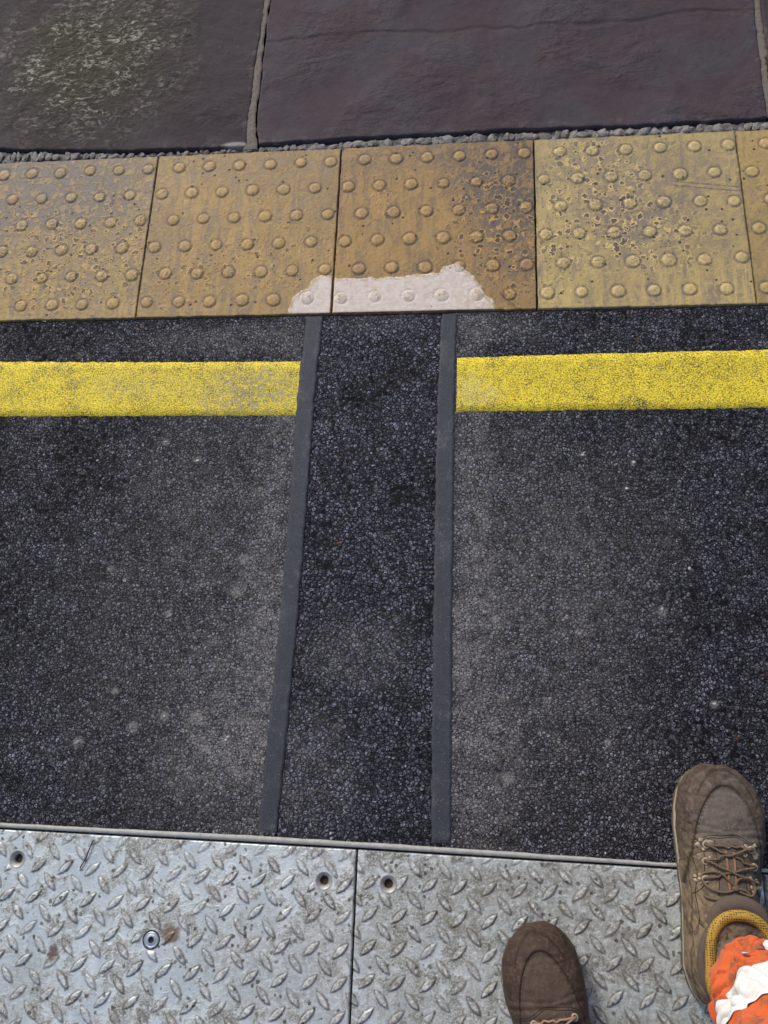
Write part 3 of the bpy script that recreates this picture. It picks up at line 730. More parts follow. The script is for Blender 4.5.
tag(o, 'cleaner steel chequer plate on the left with a bright bolt and two screw holes', 'metal plate', 'steel chequer plates in a row')
o = plate(.4988, 1.120, LR, M_plateR, holes=[(.550, -1.025)])
tag(o, 'muddy steel chequer plate under the boots, right of the plate joint', 'metal plate', 'steel chequer plates in a row')
o = plate(-.744, -.1242, (-.675, -1.047, .0464, -.008), M_plateL)
tag(o, 'steel chequer plate beyond the left edge of the photo', 'metal plate', 'steel chequer plates in a row')
o = plate(1.1222, 1.744, (1.17, -1.047, .0464, -.008), M_plateR)
tag(o, 'steel chequer plate beyond the right edge of the photo', 'metal plate', 'steel chequer plates in a row')
# steel edging between asphalt and plates
xs = np.linspace(-.745, 1.745, 1200)
prof = [(0, -.03), (0, -.0012), (.0012, .0), (.5, .0006), (.9988, .0), (1, -.0012), (1, -.03)]
top_ = np.interp(xs, [-.7, -.11, .355, .646, 1.005, 1.8], [-.961, -.9615, -.9635, -.9680, -.9750, -.983]) + fbm(xs * 25, xs * 0, 3, 4) * .0018
bot_ = ytop(xs) + .0026 + fbm(xs * 12, xs * 0, 5, 3) * .0005
Y = np.array([bot_ * (1 - a) + top_ * a for a, z in prof]); X = np.repeat(xs[None], len(prof), 0)
Z = np.array([np.full_like(xs, z) for a, z in prof])
tag(link('edge_strip', grid_mesh('edge_strip', X, Y, Z), M_strip, smooth=False), 'thin grey steel edging strip between the asphalt and the chequer plates', 'edging strip')
X, Y = np.meshgrid(np.linspace(-.745, 1.745, 30), np.linspace(-1.6, -.955, 20))
tag(link('plate_bed', grid_mesh('plate_bed', X, Y, np.full_like(X, -.016)), M_void), 'dark recess under the chequer plates', kind='structure')

# ------------------------------------------------------------ person
def leather(name, base, mud, mudamt, scuff=(0.16, 0.13, 0.11)):
    m = M(name)
    n0 = m.noise(22, 5, .65); n1 = m.noise(90, 6, .7, dist=.5)
    pan = m.attr('panel')
    col = m.mix(m.ramp(n0, .3, .7), base, tuple(c * 1.35 for c in base))
    col = m.mix(m.mul(pan, .62), col, scuff)
    col = m.mix(m.mul(m.ramp(n1, .46, .62), .6), col, scuff)
    mm = m.math('MULTIPLY_ADD', m.ramp(m.add(m.mul(n0, .5), m.mul(n1, .5)), .38, .56), .75, .2)
    col = m.mix(m.mul(m.mul(m.attr('mud'), mm), mudamt), col, mud)
    sp = m.mul(m.ramp(m.vor(240, m.warp(.003, 200)), .3, .18), m.ramp(m.xyz(m.vor(240, m.warp(.003, 200), out='Color'))[0], .9, .94))
    col = m.mix(m.mul(sp, .3), col, (0.34, 0.30, 0.25))
    dk = m.ramp(m.noise(48, 6, .75, dist=.4), .54, .66)
    col = m.mix(m.mul(dk, .55), col, tuple(c * .55 for c in base))
    dd = m.mul(m.ramp(m.noise(130, 5, .8), .52, .66), .5)
    col = m.mix(dd, col, tuple(min(1, c * 1.3) for c in scuff))
    col = m.mix(m.mul(m.attr('seam'), .75), col, tuple(c * .35 for c in base))
    wr = m.noise(1, 4, .6, v=m.mapv(m.warp(.02, 30), scale=(40, 110, 60), rot=(0, 0, R(8))))
    h = m.add(m.mul(n1, .8), m.mul(m.noise(600, 3, .6), .18)); h = m.add(h, m.mul(wr, .8))
    return m.out(col, .72, m.bump(h, .0014, .7), spec=.3)
M_lR = leather('boot_leather_muddy', (0.058, 0.040, 0.028), (0.25, 0.19, 0.115), 1.0, (0.135, 0.112, 0.100))
M_lL = leather('boot_leather_brown', (0.038, 0.022, 0.015), (0.20, 0.14, 0.09), .5, (0.085, 0.060, 0.046))
M_sole = plain('sole_rubber', (0.085, 0.072, 0.058), .85, 0, .5, 120, .001)
M_mid = plain('dirty_midsole', (0.42, 0.36, 0.27), .8, 0, .45, 110, .0008)
M_lace = plain('lace', (0.135, 0.095, 0.062), .85, 0, .4, 220, .0008)
M_laceL = plain('lace_tan', (0.30, 0.20, 0.135), .85, 0, .3, 220, .0008)
M_eye = plain('muddy_metal_hook', (0.38, 0.32, 0.24), .55, .3, .4, 260, .0006)
M_tongue = plain('tongue_fabric', (0.105, 0.080, 0.062), .9, 0, .4, 150, .001)
M_tab = plain('tongue_stripe', (0.26, 0.13, 0.065), .85, 0, .35, 150, .001)
M_thread = plain('stitching', (0.035, 0.025, 0.018), .9)
def mesh_lining():
    m = M('yellow_mesh_lining')
    V = m.vor(330, m.pos, 'F1', rnd=.25)
    col = m.mix(m.ramp(V, .25, .45), (0.06, 0.038, 0.012), (0.42, 0.26, 0.040))
    return m.out(col, .8, m.bump(V, .001, .8))
M_lin = mesh_lining()
def fabric(name, col, dirt, weave=900, d0=.55, d1=.68, amt=.6):
    m = M(name)
    c = m.mix(m.noise(12, 4, .6), tuple(x * .85 for x in col), col)
    c = m.mix(m.mul(m.ramp(m.noise(38, 6, .7, dist=.5), d0, d1), amt), c, dirt)
    w_ = m.n('ShaderNodeTexWave', wave_type='BANDS', bands_direction='Z'); m.put(w_.inputs[0], m.pos); w_.inputs['Scale'].default_value = 130
    h = m.add(m.noise(weave, 2), m.mul(w_.outputs[1], .25))
    return m.out(c, .85, m.bump(m.add(h, m.mul(m.noise(60, 4), 1.2)), .0010, .6), sheen=.15)
M_orange = fabric('orange_hivis_cloth', (0.72, 0.130, 0.028), (0.17, 0.075, 0.035), d0=.50, d1=.64, amt=.75)
M_band = fabric('pale_reflective_band', (0.88, 0.88, 0.86), (0.45, 0.33, 0.2), d0=.66, d1=.74, amt=.5)
M_sock = fabric('grey_sock', (0.13, 0.105, 0.09), (0.08, 0.06, 0.05))
M_skin = plain('skin', (0.50, 0.31, 0.22), .5, 0, .08, 60)
M_hair = plain('hair', (0.045, 0.030, 0.020), .6, 0, .4, 300)

def build_boot(root, mat, lace_mat, mirror, muddy, name_label):
    """boot in root's frame: heel at the origin, toe towards +y. mirror = -1 for the left foot."""
    Lb = .330
    st = [(0.000, -.010, .010), (.006, -.024, .024), (.018, -.033, .034), (.045, -.043, .043), (.09, -.044, .044), (.14, -.045, .050), (.19, -.051, .058), (.235, -.057, .066),
          (.265, -.057, .066), (.290, -.053, .058), (.308, -.045, .046), (.320, -.034, .032), (.328, -.019, .016)]
    SY = [s[0] for s in st]
    def xl(y): return float(np.interp(y, SY, [s[1] for s in st]))
    def xr(y): return float(np.interp(y, SY, [s[2] for s in st]))
    HY = [0, .02, .06, .10, .135, .17, .20, .23, .26, .285, .305, .32, .328]
    HZ = [.075, .095, .110, .118, .116, .106, .097, .089, .084, .078, .069, .056, .042]
    def ht(y): return float(np.interp(y, HY, HZ))
    bm = bmesh.new(); rings = []
    seg = 40
    for y in np.concatenate([np.linspace(0, .04, 9), np.linspace(.05, .28, 30), np.linspace(.285, .328, 14)]):
        a, b = xl(y) * 1.0, xr(y) * 1.0; cx = (a + b) / 2; hw = (b - a) / 2; h = ht(y); z0 = .020
        ring = []
        for k in range(seg):
            th = 2 * math.pi * k / seg; cs, sn = math.cos(th), math.sin(th)
            ex = .62
            px = cx + hw * math.copysign(abs(cs) ** ex, cs)
            if sn >= 0: pz = z0 + .016 + (h - z0 - .016) * abs(sn) ** .80
            else: pz = z0 + .016 - .020 * abs(sn) ** .5
            if sn > 0:  # instep narrows towards the top
                px = cx + (px - cx) * (1 - .16 * sn ** 2 * (1 if y < .2 else .4))
            ring.append(bm.verts.new((px * mirror, y * 1.0 + .003, pz)))
        rings.append(ring)
    for A, B in zip(rings, rings[1:]):
        for k in range(seg): bm.faces.new((A[k], A[(k + 1) % seg], B[(k + 1) % seg], B[k]))
    bm.faces.new(rings[0]); bm.faces.new(rings[-1])
    # shaft
    rings = []
    for z, cy, ry, rx in ((.035, .062, .052, .040), (.06, .064, .056, .043), (.085, .068, .060, .044), (.105, .074, .063, .045), (.125, .077, .062, .046), (.140, .078, .0585, .0475), (.146, .078, .050, .043)):
        ring = []
        for k in range(seg):
            th = 2 * math.pi * k / seg
            tilt = (math.sin(th)) * .006 * (z > .1)
            ring.append(bm.verts.new((rx * math.cos(th) * mirror, cy + ry * math.sin(th), z + tilt)))
        rings.append(ring)
    for A, B in zip(rings, rings[1:]):
        for k in range(seg): bm.faces.new((A[k], A[(k + 1) % seg], B[(k + 1) % seg], B[k]))
    bm.faces.new(rings[0]); bm.faces.new(rings[-1])
    bmesh.ops.recalc_face_normals(bm, faces=bm.faces[:])
    me = bpy.data.meshes.new('tmp'); bm.to_mesh(me); bm.free()
    tmp = bpy.data.objects.new('tmp', me); C.objects.link(tmp)
    md = tmp.modifiers.new('r', 'REMESH'); md.mode = 'VOXEL'; md.voxel_size = .0022
    ms = tmp.modifiers.new('s', 'SMOOTH'); ms.iterations = 9; ms.factor = .6
    md = tmp.modifiers.new('u', 'SUBSURF'); md.levels = 1; md.render_levels = 1
    bpy.context.view_layer.update()
    ev = tmp.evaluated_get(bpy.context.evaluated_depsgraph_get())
    me2 = bpy.data.meshes.new_from_object(ev)
    bpy.data.objects.remove(tmp)
    n = len(me2.vertices)
    co = np.empty(n * 3); me2.vertices.foreach_get('co', co); co = co.reshape(-1, 3)
    no = np.empty(n * 3); me2.vertices.foreach_get('normal', no); no = no.reshape(-1, 3)
    x = co[:, 0] * mirror; y = co[:, 1]; z = co[:, 2]
    # panels, as signed distances in plan: toe rand, vamp, quarter
    def arcdist(x, y):                     # >0 outside the vamp (on the toe rand)
        cx, cy, ax, ay = .004, .172, .051, .130
        return (np.hypot((x - cx) / ax, (y - cy) / ay) - 1) * ax
    d1 = arcdist(x, y); rand = sstep(-.0007, .0007, d1) * (y > .16)
    d1b = np.abs(np.where(y > .16, d1, 9))
    yq = .218 - 0.9 * (np.abs(x) / .05) ** 2 * .03 + .004 * np.sin(x * 120)
    d2 = y - yq                            # >0 = vamp, <0 = quarters
    quarter = sstep(.0006, -.0006, d2) * (np.abs(x - .002) > .021)
    d3 = z - (.050 + .02 * np.sin((y - .02) * 16))  # heel counter / side overlay line
    side = sstep(.0008, -.0008, d3) * (y < .185)
    d4 = z - (.088 + .012 * np.sin(y * 30))
    seam = np.maximum.reduce([np.exp(-(d1b / .0008) ** 2), np.exp(-(d2 / .0011) ** 2) * (np.abs(x) > .0), np.exp(-(d3 / .0011) ** 2) * (y < .185),
                              np.exp(-(d4 / .0010) ** 2) * (y < .14), .8 * np.exp(-((d1 - .009) / .0009) ** 2) * (y > .285)])
    fl = fbm(x * 45 + 3, y * 45 + z * 30, 7, 4)
    crease = 0
    for (yc, am, wd) in ((.232, .0022, .0035), (.243, .0014, .003), (.205, .0016, .004), (.292, .0012, .003), (.285, .0009, .0025)):
        yy = y - yc - .06 * np.abs(x - .002) ** 1.2 - fbm(x * 30, x * 0 + yc * 99, 3, 3) * .012
        crease = crease + am * np.exp(-(yy / wd) ** 2) * sstep(.045, .07, z)
    # folds radiating at the ankle
    fold = .0022 * np.sin(y * 190 + z * 120 + 3 * fl * 4) * sstep(.17, .13, y) * sstep(.05, .08, z) * .6
    disp = .0018 * rand + .0016 * quarter + .0015 * side - .0011 * seam + fl * .0040 - crease * .8 + fold
    disp = disp + fbm(x * 160, y * 160 + z * 90, 17, 3) * .0012 + (sstep(.20, .10, y) * .5 + .12) * .0042 * (np.abs(vnoise(x * 70 + z * 60, y * 42, 5) - .5) * 2 - .4) * sstep(.035, .06, z)
    co = co + no * disp[:, None]
    co[:, 2] = np.maximum(co[:, 2], .012)
    me2.vertices.foreach_set('co', co.ravel())
    if muddy: mud = sstep(.25, .17, y + fl * .05) * sstep(.01, -.012, x + fl * .04 ) * .95 + .30 * sstep(.05, .03, z)
    else: mud = .35 * sstep(.05, .03, z) + .25 * sstep(.24, .18, y)
    for k, a in (('panel', np.clip(1 - rand - quarter, 0, 1) * sstep(.20, .23, y)), ('seam', seam), ('mud', np.clip(mud, 0, 1))):
        at = me2.attributes.new(k, 'FLOAT', 'POINT'); at.data.foreach_set('value', a.astype(np.float32))
    me2.update()
    boot = link('boot', me2, mat, root)
    boot['label'] = name_label
    bvh = BVHTree.FromPolygons([Vector(c) for c in co], [tuple(p.vertices) for p in me2.polygons])
    def onto(x, y, lift=0.0):
        h, nn, i, d = bvh.ray_cast(Vector((x * mirror, y, .5)), Vector((0, 0, -1)))
        if h is None: return Vector((x * mirror, y, .1))
        return h + nn * lift
    # sole
    def outline(off, n=150):
        pts = []
        Yl = [0] + SY
        t = np.linspace(0, 1, n // 2)
        yy = Lb * .5 * (1 - np.cos(np.pi * t))
        yy = np.clip(yy, 0, .330)
        L_ = [(xl(min(v, .328)) if v < .3295 else -.002, v) for v in yy]; R_ = [(xr(min(v, .328)) if v < .3295 else -.002, v) for v in yy]
        pts = [(a - off * (1 if 0 < v < .329 else 0), v) for a, v in L_] + [(a + off, v) for a, v in R_[::-1][1:-1]]
        out = []
        for (a, v) in pts:
            cy = .165
            out.append((a * mirror, cy + (v - cy) * (1 + min(off, .0010) / .165)))
        return out
    def slab_ring(levels, mat, name, lug=False, parent=None):
        bm = bmesh.new(); rings = []
        for off, z in levels:
            P = outline(off); ring = []
            for i, (a, b) in enumerate(P):
                k = 0
                if lug and z < .016:
                    k = .0035 if (i // 3) % 2 else 0
                cx, cy = -.0 * mirror, .165
                d = math.hypot(a, b - cy) or 1
                ring.append(bm.verts.new((a * (1 - k / d), cy + (b - cy) * (1 - k / d), z + .004 * sstep(.26, .33, b) + noise.noise(Vector((a * 60, b * 60, z * 60))) * .0008)))
            rings.append(ring)
        for A, B in zip(rings, rings[1:]):
            for k in range(len(A)): bm.faces.new((A[k], A[(k + 1) % len(A)], B[(k + 1) % len(A)], B[k]))
        bm.faces.new(rings[0]); bm.faces.new(rings[-1])
        return to_obj(name, bm, mat, parent)
    so = slab_ring([(-.002, .0018), (.001, .004), (.0028, .012), (.0030, .017), (.0020, .0188)], M_sole, 'sole', True, boot)
    slab_ring([(.0008, .0180), (.0018, .020), (.0018, .0265), (.0002, .0300), (-.006, .0310)], M_mid, 'midsole', False, boot)
    # tongue
    bm = bmesh.new(); rows = []
    for y in np.linspace(.222, .150, 16):
        row = []
        for s in np.linspace(-1, 1, 11):
            p = onto(.002 + s * .0185, y, .0005); p.z += .0035 * (1 - s * s) - .0006
            row.append(bm.verts.new(p))
        rows.append(row)
    for A, B in zip(rows, rows[1:]):
        for k in range(10): bm.faces.new((A[k], A[k + 1], B[k + 1], B[k]))
    tg = to_obj('tongue', bm, M_tongue, boot)
    bm = bmesh.new()
    for s in (-.005, .005):
        tube(bm, [onto(.002 + s, y, .0035) for y in np.linspace(.213, .160, 12)], .0018, 6)
    to_obj('tongue_stripe', bm, M_tab, boot)
    # padded tongue top
    bm = bmesh.new()
    pts = catmull([(-.038 * mirror, .120, .140), (-.024 * mirror, .143, .143), (.0, .151, .144), (.024 * mirror, .143, .143), (.038 * mirror, .120, .140)], 8)
    tube(bm, pts, [.007 + .004 * math.sin(math.pi * i / (len(pts) - 1)) for i in range(len(pts))], 14)
    to_obj('tongue_pad', bm, M_tongue, boot)
    bm = bmesh.new()
    pts = catmull([(-.040 * mirror, .075, .147), (-.037 * mirror, .110, .149), (-.023 * mirror, .131, .151), (.0, .138, .152), (.023 * mirror, .131, .151), (.037 * mirror, .110, .149), (.040 * mirror, .075, .147), (.034 * mirror, .038, .147), (0, .024, .146), (-.034 * mirror, .038, .147)], 8, True)
    tube(bm, pts, .0074, 14, True)
    to_obj('lining', bm, M_lin, boot)
    # collar
    bm = bmesh.new()
    pts = []
    for k in range(40):
        th = 2 * math.pi * k / 40
        pts.append((.0485 * math.cos(th) * mirror, .077 + .058 * math.sin(th), .1415 + .005 * math.sin(th)))
    tube(bm, pts, .0072, 12, True)
    to_obj('collar', bm, M_tongue, boot)
    # eyelets and laces
    rowsy = [.218, .196, .173]; ex = .030
    eL = [onto(.002 - ex - .0012 * i, y, .0022) for i, y in enumerate(rowsy)]; eR = [onto(.002 + ex + .0012 * i, y, .0022) for i, y in enumerate(rowsy)]
    for e in eL + eR:
        bm = bmesh.new()
        tube(bm, [e + Vector((math.cos(t) * .0040, math.sin(t) * .0040, 0)) for t in np.linspace(0, 2 * math.pi, 14, endpoint=False)], .0016, 7, True)
        to_obj('eyelet', bm, M_eye, boot)
    bm = bmesh.new()
    def lace(a, b, lift=.0048, sag=0.0):
        pts = []
        for t in np.linspace(0, 1, 12):
            p = a.lerp(b, t); q = onto(p.x * mirror, p.y, lift)
            q.y += sag * math.sin(math.pi * t)
            q.z = max(q.z, p.z - .001)
            pts.append(q)
        tube(bm, pts, .0016, 8)
    lace(eL[0], eR[0])
    for i in range(2):
        lace(eL[i], eR[i + 1], .0050 + .002 * (i % 2)); lace(eR[i], eL[i + 1], .0072 - .002 * (i % 2))
    to_obj('lace', bm, lace_mat, boot)
    bm = bmesh.new()
    kx, ky = .004, .164
    k0 = onto(kx, ky, .006)
    def loop(dx, dy, w, l):
        base = [(0, 0), (.3 * l, .55 * w), (.75 * l, .6 * w), (l, .0), (.72 * l, -.55 * w), (.3 * l, -.35 * w)]
        an = math.atan2(dy, dx * mirror); pts = []
        for a, b in base:
            X_ = k0.x + a * math.cos(an) - b * math.sin(an); Y_ = k0.y + a * math.sin(an) + b * math.cos(an)
            q = onto(X_ * mirror, Y_, .004); q.z = max(q.z, .05)
            pts.append(q + Vector((0, 0, .003 * math.sin(a / l * 3))))
        tube(bm, catmull(pts, 6, True), .0017, 8, True)
    loop(-1, .32, .019, .040); loop(1, .18, .018, .026)
    for dx, dy in ((-.030, -.016), (.034, -.014)):
        pts = [onto(kx + dx * t + .006 * math.sin(t * 5), ky + dy * t + .004 * math.sin(t * 7), .003) for t in np.linspace(0, 1, 10)]
        tube(bm, pts, .0019, 8)
    s_ = bmesh.ops.create_icosphere(bm, subdivisions=2, radius=.0042, matrix=Matrix.Translation(k0) @ Matrix.Diagonal((1.3, .9, .8, 1)))
    to_obj('lace_bow', bm, lace_mat, boot)
    # stitched overlay edges on the quarters, and the lacing yoke
    bm = bmesh.new()
    for sx in (-1, 1):
        for pl in ([(.047, .228), (.036, .215), (.035, .190), (.036, .165), (.046, .150)], [(.050, .205), (.043, .180), (.044, .150), (.041, .110), (.046, .080)],
                   [(.020, .226), (.019, .205), (.018, .180), (.020, .155)]):
            tube(bm, [onto(.003 + sx * p.x, p.y, .0001) for p in catmull([(a, b, 0) for a, b in pl], 8)], .0007, 5)
    for dy in (0, .0032):
        tube(bm, [onto(.004 + t, .226 + dy + .006 * math.cos(t * 55) + .0015 * math.sin(t * 160), .0001) for t in np.linspace(-.050, .054, 30)], .0006, 5)
    to_obj('panel_seam', bm, M_thread, boot)
    if muddy:
        rr_ = random.Random(5)
        for e in eL + [eR[0], eR[2]]:
            bm = bmesh.new()
            for q in range(7):
                p = onto(e.x * mirror + rr_.uniform(-.009, .007), e.y + rr_.uniform(-.009, .007), .0002)
                a_ = rr_.uniform(.0015, .0042)
                rv = bmesh.ops.create_icosphere(bm, subdivisions=2, radius=1, matrix=Matrix.Translation(p) @ Matrix.Diagonal((a_ * 1.3, a_, a_ * .32, 1)))
                for vv in rv['verts']: vv.co += Vector([noise.noise(vv.co * 400 + Vector((k * 9, 0, 0))) * .0022 for k in range(3)])
            to_obj('dried_mud', bm, M_eye, boot)
    # stitching beside the toe seam
    bm = bmesh.new()
    for a in np.linspace(R(12), R(168), 46):
        c1 = onto(.004 + .0485 * math.cos(a), .172 + .1272 * math.sin(a), .0003); c2 = onto(.004 + .0485 * math.cos(a + .028), .172 + .1272 * math.sin(a + .028), .0003)
        tube(bm, [c1, c2], .00045, 5)
    to_obj('stitching', bm, M_thread, boot)
    return boot

person = empty('person', (.90, -1.30, 0))
tag(person, 'person in brown laced work boots and orange hi-vis trousers standing on the steel plate', 'person')
PO = Vector((.90, -1.30, 0))
def foot(x, y, rz, *a):
    f = build_boot(person, *a); f.location = Vector((x, y, 0)) - PO; f.rotation_euler = (0, 0, rz); return f
bootR = foot(1.030, -1.160, R(-4), M_lR, M_lace, 1, True, 'muddy brown right boot with yellow lining')
bootL = foot(.842, -1.390, R(12), M_lL, M_laceL, -1, False, 'cleaner dark brown left boot')

bootL.scale = (.93, 1, .97)

# trousers: two legs and a seat
def leg_surface(path, seed):
    P = [Vector(p[:3]) for p in path]; RR = [p[3] for p in path]
    def f(u, th):
        t = u * (len(P) - 1); i = min(int(t), len(P) - 2); q = t - i
        a, b = P[i], P[i + 1]; c = a.lerp(b, q); r = RR[i] * (1 - q) + RR[i + 1] * q
        if 0 < i < len(P) - 2 or True:
            p0 = P[max(0, i - 1)]; p3 = P[min(len(P) - 1, i + 2)]
            c = 0.5 * ((2 * a) + (b - p0) * q + (2 * p0 - 5 * a + 4 * b - p3) * q * q + (3 * a - p0 - 3 * b + p3) * q ** 3)
        T = (P[i + 1] - P[i]).normalized(); s = Vector((1, 0, 0)); v = T.cross(s).normalized(); s = v.cross(T)
        amp = min(1, u * 9); n_ = noise.noise(Vector((math.cos(th) * 1.2 + seed, math.sin(th) * 1.2, u * 34 + math.cos(th + 1) * 1.5))) * .010 + noise.noise(Vector((math.cos(th) * 2.5, math.sin(th) * 2.5 + seed, u * 9))) * .012
        cr_ = abs(noise.noise(Vector((math.cos(th) * 2.2 + seed, math.sin(th) * 2.2 + u * 20, u * 26 + th * .6)))); n_ -= .0075 * math.exp(-(cr_ / .10) ** 2)
        k = r + n_ * (1.2 if u < .5 else .8) * amp - .010 * max(0, 1 - u / .012)
        return c + s * math.cos(th) * k + v * -math.sin(th) * k, c
    return f
def leg_mesh(bm, f, u0, u1, nu, nt=64, th0=0, th1=2 * math.pi, off=0.0, cut=None):
    rows = []; closed = abs(th1 - th0 - 2 * math.pi) < 1e-6
    for i in range(nu + 1):
        row = []
        for k in range(nt + (0 if closed else 1)):
            th = th0 + (th1 - th0) * k / nt
            a, b = (u0(th) if callable(u0) else u0), (u1(th) if callable(u1) else u1)
            u = a + (b - a) * i / nu
            p, c = f(u, th)
            if off: p = p + (p - c).normalized() * off
            row.append(bm.verts.new(p - PO))
        rows.append(row)
    for A, B in zip(rows, rows[1:]):
        m_ = nt if closed else nt
        for k in range(m_): bm.faces.new((A[k], A[(k + 1) % len(A)], B[(k + 1) % len(A)], B[k]))
pathR = [(1.052, -1.104, .150, .054), (1.050, -1.106, .185, .062), (1.048, -1.130, .27, .070), (1.040, -1.175, .40, .080), (1.02, -1.20, .55, .085), (.995, -1.26, .75, .098), (.975, -1.33, .92, .112)]
pathL = [(.826, -1.310, .150, .054), (.826, -1.318, .185, .062), (.824, -1.33, .26, .070), (.820, -1.335, .40, .078), (.815, -1.33, .55, .084), (.83, -1.33, .75, .098), (.845, -1.36, .92, .112)]
fR = leg_surface(pathR, 3.0); fL = leg_surface(pathL, 8.0)
bm = bmesh.new(); leg_mesh(bm, fR, 0, 1, 420, 144); leg_mesh(bm, fL, 0, 1, 420, 144)
bmesh.ops.create_uvsphere(bm, u_segments=32, v_segments=20, radius=1, matrix=Matrix.Translation(Vector((.91, -1.36, .95)) - PO) @ Matrix.Diagonal((.19, .135, .13, 1)))
trousers = to_obj('trousers', bm, M_orange, person)
sm = trousers.modifiers.new('thick', 'SOLIDIFY'); sm.thickness = .0018; sm.offset = -1
def band(f_, u0, u1, th0=0, th1=2 * math.pi):
    bm = bmesh.new(); leg_mesh(bm, f_, u0, u1, 48, 144, th0, th1, off=.0024)
    to_obj('reflective_band', bm, M_band, trousers)
# the upper band of the right leg is rucked up and ends in a slanting fold at the front
band(fR, lambda t: .105 + .115 * float(sstep(R(-62), R(-118), t)) + .006 * math.sin(t * 7), lambda t: .215 + .012 * math.sin(t * 4), R(-120), R(100))
band(fR, lambda t: .262 + .022 * math.sin(t * 1.0 + 3.2) + .006 * math.sin(t * 6), lambda t: .370 + .015 * math.sin(t + 2), 0, 2 * math.pi)
band(fL, lambda t: .12 + .006 * math.sin(t * 5), lambda t: .20 + .006 * math.sin(t * 4)); band(fL, lambda t: .275, lambda t: .36)
# socks
for (x, y) in ((1.034, -1.083), (.826, -1.312)):
    bm = bmesh.new(); lathe(bm, [(.032, .10), (.034, .14), (.033, .155), (.030, .17)], 24, Vector((x, y, 0)) - PO)
    to_obj('sock', bm, M_sock, person)

# body: one skinned figure (outside the photograph, above and behind the camera)
V_ = [((.91, -1.36, .95), .15), ((.91, -1.37, 1.15), .14), ((.90, -1.37, 1.35), .155), ((.89, -1.36, 1.46), .09), ((.885, -1.34, 1.53), .055), ((.88, -1.32, 1.60), .075), ((.875, -1.305, 1.68), .085), ((.875, -1.305, 1.745), .05),
      ((.73, -1.37, 1.40), .062), ((.68, -1.36, 1.16), .046), ((.66, -1.16, 1.30), .034), ((.665, -1.06, 1.385), .028),
      ((1.07, -1.37, 1.40), .062), ((1.10, -1.34, 1.16), .046), ((.93, -1.13, 1.28), .034), ((.84, -1.02, 1.375), .028),
      ((.845, -1.36, .90), .09), ((.815, -1.33, .50), .055), ((.806, -1.32, .12), .034), ((.975, -1.34, .90), .09), ((1.025, -1.20, .50), .055), ((1.036, -1.10, .12), .034)]
E_ = [(0, 1), (1, 2), (2, 3), (3, 4), (4, 5), (5, 6), (6, 7), (2, 8), (8, 9), (9, 10), (10, 11), (2, 12), (12, 13), (13, 14), (14, 15), (0, 16), (16, 17), (17, 18), (0, 19), (19, 20), (20, 21)]
# five fingers on each hand
for hand, sx in ((11, 1), (15, -1)):
    hp = Vector(V_[hand][0]); d = (hp - Vector(V_[hand - 1][0])).normalized(); sd = d.cross(Vector((0, 0, 1))).normalized()
    palm = hp + d * .045; V_.append((tuple(palm), .024)); pi_ = len(V_) - 1; E_.append((hand, pi_))
    for k, ln in enumerate((.062, .072, .068, .052)):
        b = palm + d * .028 + sd * (k - 1.5) * .019
        V_.append((tuple(b), .0095)); i0 = len(V_) - 1; E_.append((pi_, i0))
        mid = b + d * ln * .5 + Vector((0, 0, .004)); V_.append((tuple(mid), .0085)); E_.append((i0, i0 + 1))
        tip = mid + d * ln * .35 + Vector((0, 0, -.018)); V_.append((tuple(tip), .0075)); E_.append((i0 + 1, i0 + 2))
    tb = hp + d * .02 + sd * sx * .030; V_.append((tuple(tb), .011)); i0 = len(V_) - 1; E_.append((hand, i0))
    V_.append((tuple(tb + d * .035 + sd * sx * .018), .0095)); E_.append((i0, i0 + 1))
me = bpy.data.meshes.new('body'); me.from_pydata([Vector(v[0]) - PO for v in V_], E_, []); 
body = bpy.data.objects.new('body', me); C.objects.link(body); body.parent = person
body.modifiers.new('k', 'SKIN'); 
for i, sv in enumerate(me.skin_vertices[0].data): sv.radius = (V_[i][1], V_[i][1]); sv.use_root = (i == 0)
sb = body.modifiers.new('s', 'SUBSURF'); sb.levels = 2; sb.render_levels = 2
me.materials.append(M_skin)
bm = bmesh.new()
J = [(.93, .205, .15), (1.05, .185, .145), (1.2, .190, .150), (1.35, .205, .155), (1.43, .175, .125), (1.485, .085, .080)]
rings = []
for z, rx, ry in J:
    rings.append([bm.verts.new(Vector((.905 + rx * math.cos(t), -1.365 + ry * math.sin(t), z)) - PO) for t in np.linspace(0, 2 * math.pi, 40, endpoint=False)])
for A, B in zip(rings, rings[1:]):
    for k in range(40): bm.faces.new((A[k], A[(k + 1) % 40], B[(k + 1) % 40], B[k]))
def sleeve(pts, rr): tube(bm, catmull([Vector(p) - PO for p in pts], 6), [float(np.interp(i, np.linspace(0, 6 * (len(pts) - 1), len(rr)), rr)) for i in range(6 * (len(pts) - 1) + 1)], 20)
sleeve([(.76, -1.37, 1.41), (.70, -1.37, 1.28), (.68, -1.36, 1.15), (.67, -1.23, 1.25), (.664, -1.09, 1.36)], [.078, .068, .062, .052, .042])
sleeve([(1.05, -1.37, 1.41), (1.095, -1.36, 1.28), (1.10, -1.34, 1.15), (1.0, -1.21, 1.23), (.87, -1.06, 1.35)], [.078, .068, .062, .052, .042])
to_obj('jacket', bm, M_orange, person)
bm = bmesh.new()
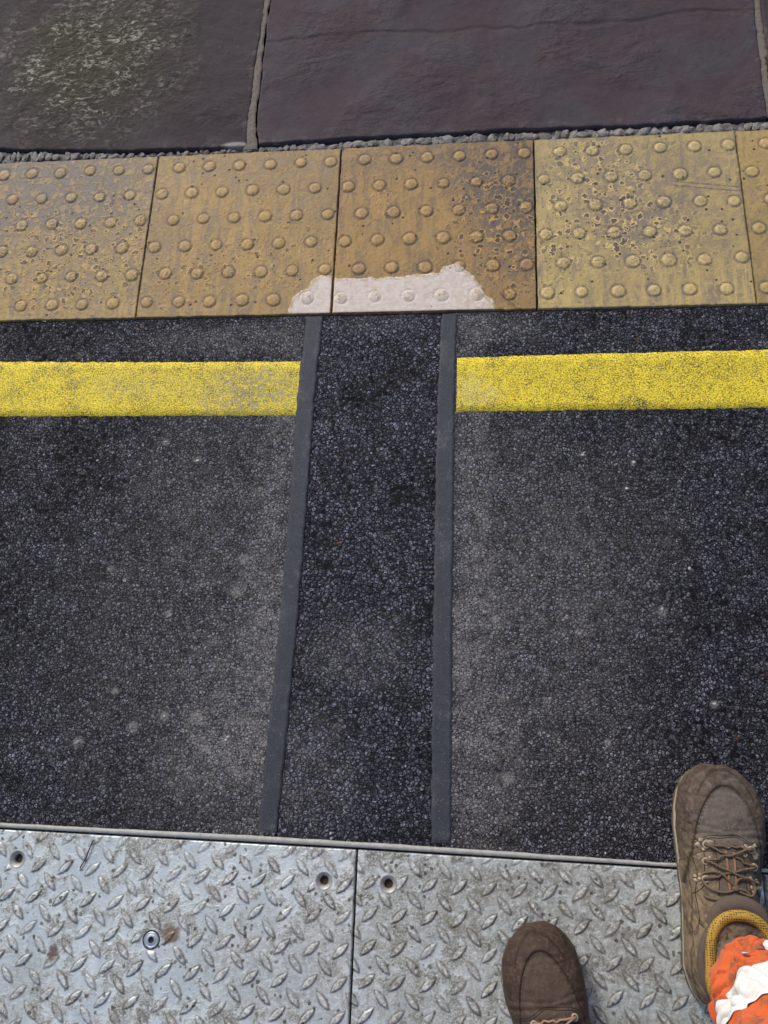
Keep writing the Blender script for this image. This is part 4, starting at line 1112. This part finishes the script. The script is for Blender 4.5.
bmesh.ops.create_icosphere(bm, subdivisions=4, radius=1, matrix=Matrix.Translation(Vector((.875, -1.318, 1.70)) - PO) @ Matrix.Diagonal((.092, .105, .088, 1)))
for v_ in bm.verts: v_.co *= 1; v_.co.z += noise.noise(v_.co * 60) * .004
bmesh.ops.delete(bm, geom=[v_ for v_ in bm.verts if v_.co.z < 1.66 and v_.co.y > -.045], context='VERTS')
to_obj('hair', bm, M_hair, person)

# ------------------------------------------------------------ small litter
def litter(name, pts, r_, mat, label, cat):
    bm = bmesh.new(); tube(bm, catmull(pts, 5), r_, 6); tag(to_obj(name, bm, mat), label, cat)
M_twig = plain('dry_stem', (0.05, 0.032, 0.02), .8, 0, .4, 300)
litter('twig', [(.059, -.981, .0030), (.053, -1.001, .0042), (.051, -1.008, .003), (.043, -1.024, .0032)], .0011, M_twig, 'thin dark twig lying on the cleaner steel plate', 'twig')
litter('dry_stem', [(.732, .038, .0030), (.744, .022, .0034), (.762, .008, .0024)], .0006, M_twig, 'hair-thin dark stem lying on the brown and pale yellow slabs', 'stem')
bm = bmesh.new()
for (x, y) in [(-.197, .001), (-.173, -.011), (.095, -.269), (.878, -.299), (.967, -.314), (.952, -.364), (.999, -.583), (1.071, -.733), (.266, -.815), (.154, -.779), (.005, -.827), (.454, -.955), (.162, -.308), (-.036, -.307), (.888, -.965), (1.049, -.508)]:
    for q in range(random.choice((1, 1, 2))):
        s_ = random.uniform(.0016, .0034)
        m_ = Matrix.Translation((x + random.uniform(-.005, .005) * q, y + random.uniform(-.005, .005) * q, ZA + s_ * .3)) @ Euler((random.random(), random.random(), random.random() * 3)).to_matrix().to_4x4() @ Matrix.Diagonal((s_ * 1.2, s_, s_ * .6, 1))
        rr = bmesh.ops.create_icosphere(bm, subdivisions=1, radius=1, matrix=m_)
tag(to_obj('pale_grit', bm, plain('pale_grit', (0.42, 0.40, 0.37), .8, 0, .3, 200), smooth=False), 'few pale specks of grit scattered on the dark asphalt', 'grit', kind='stuff')
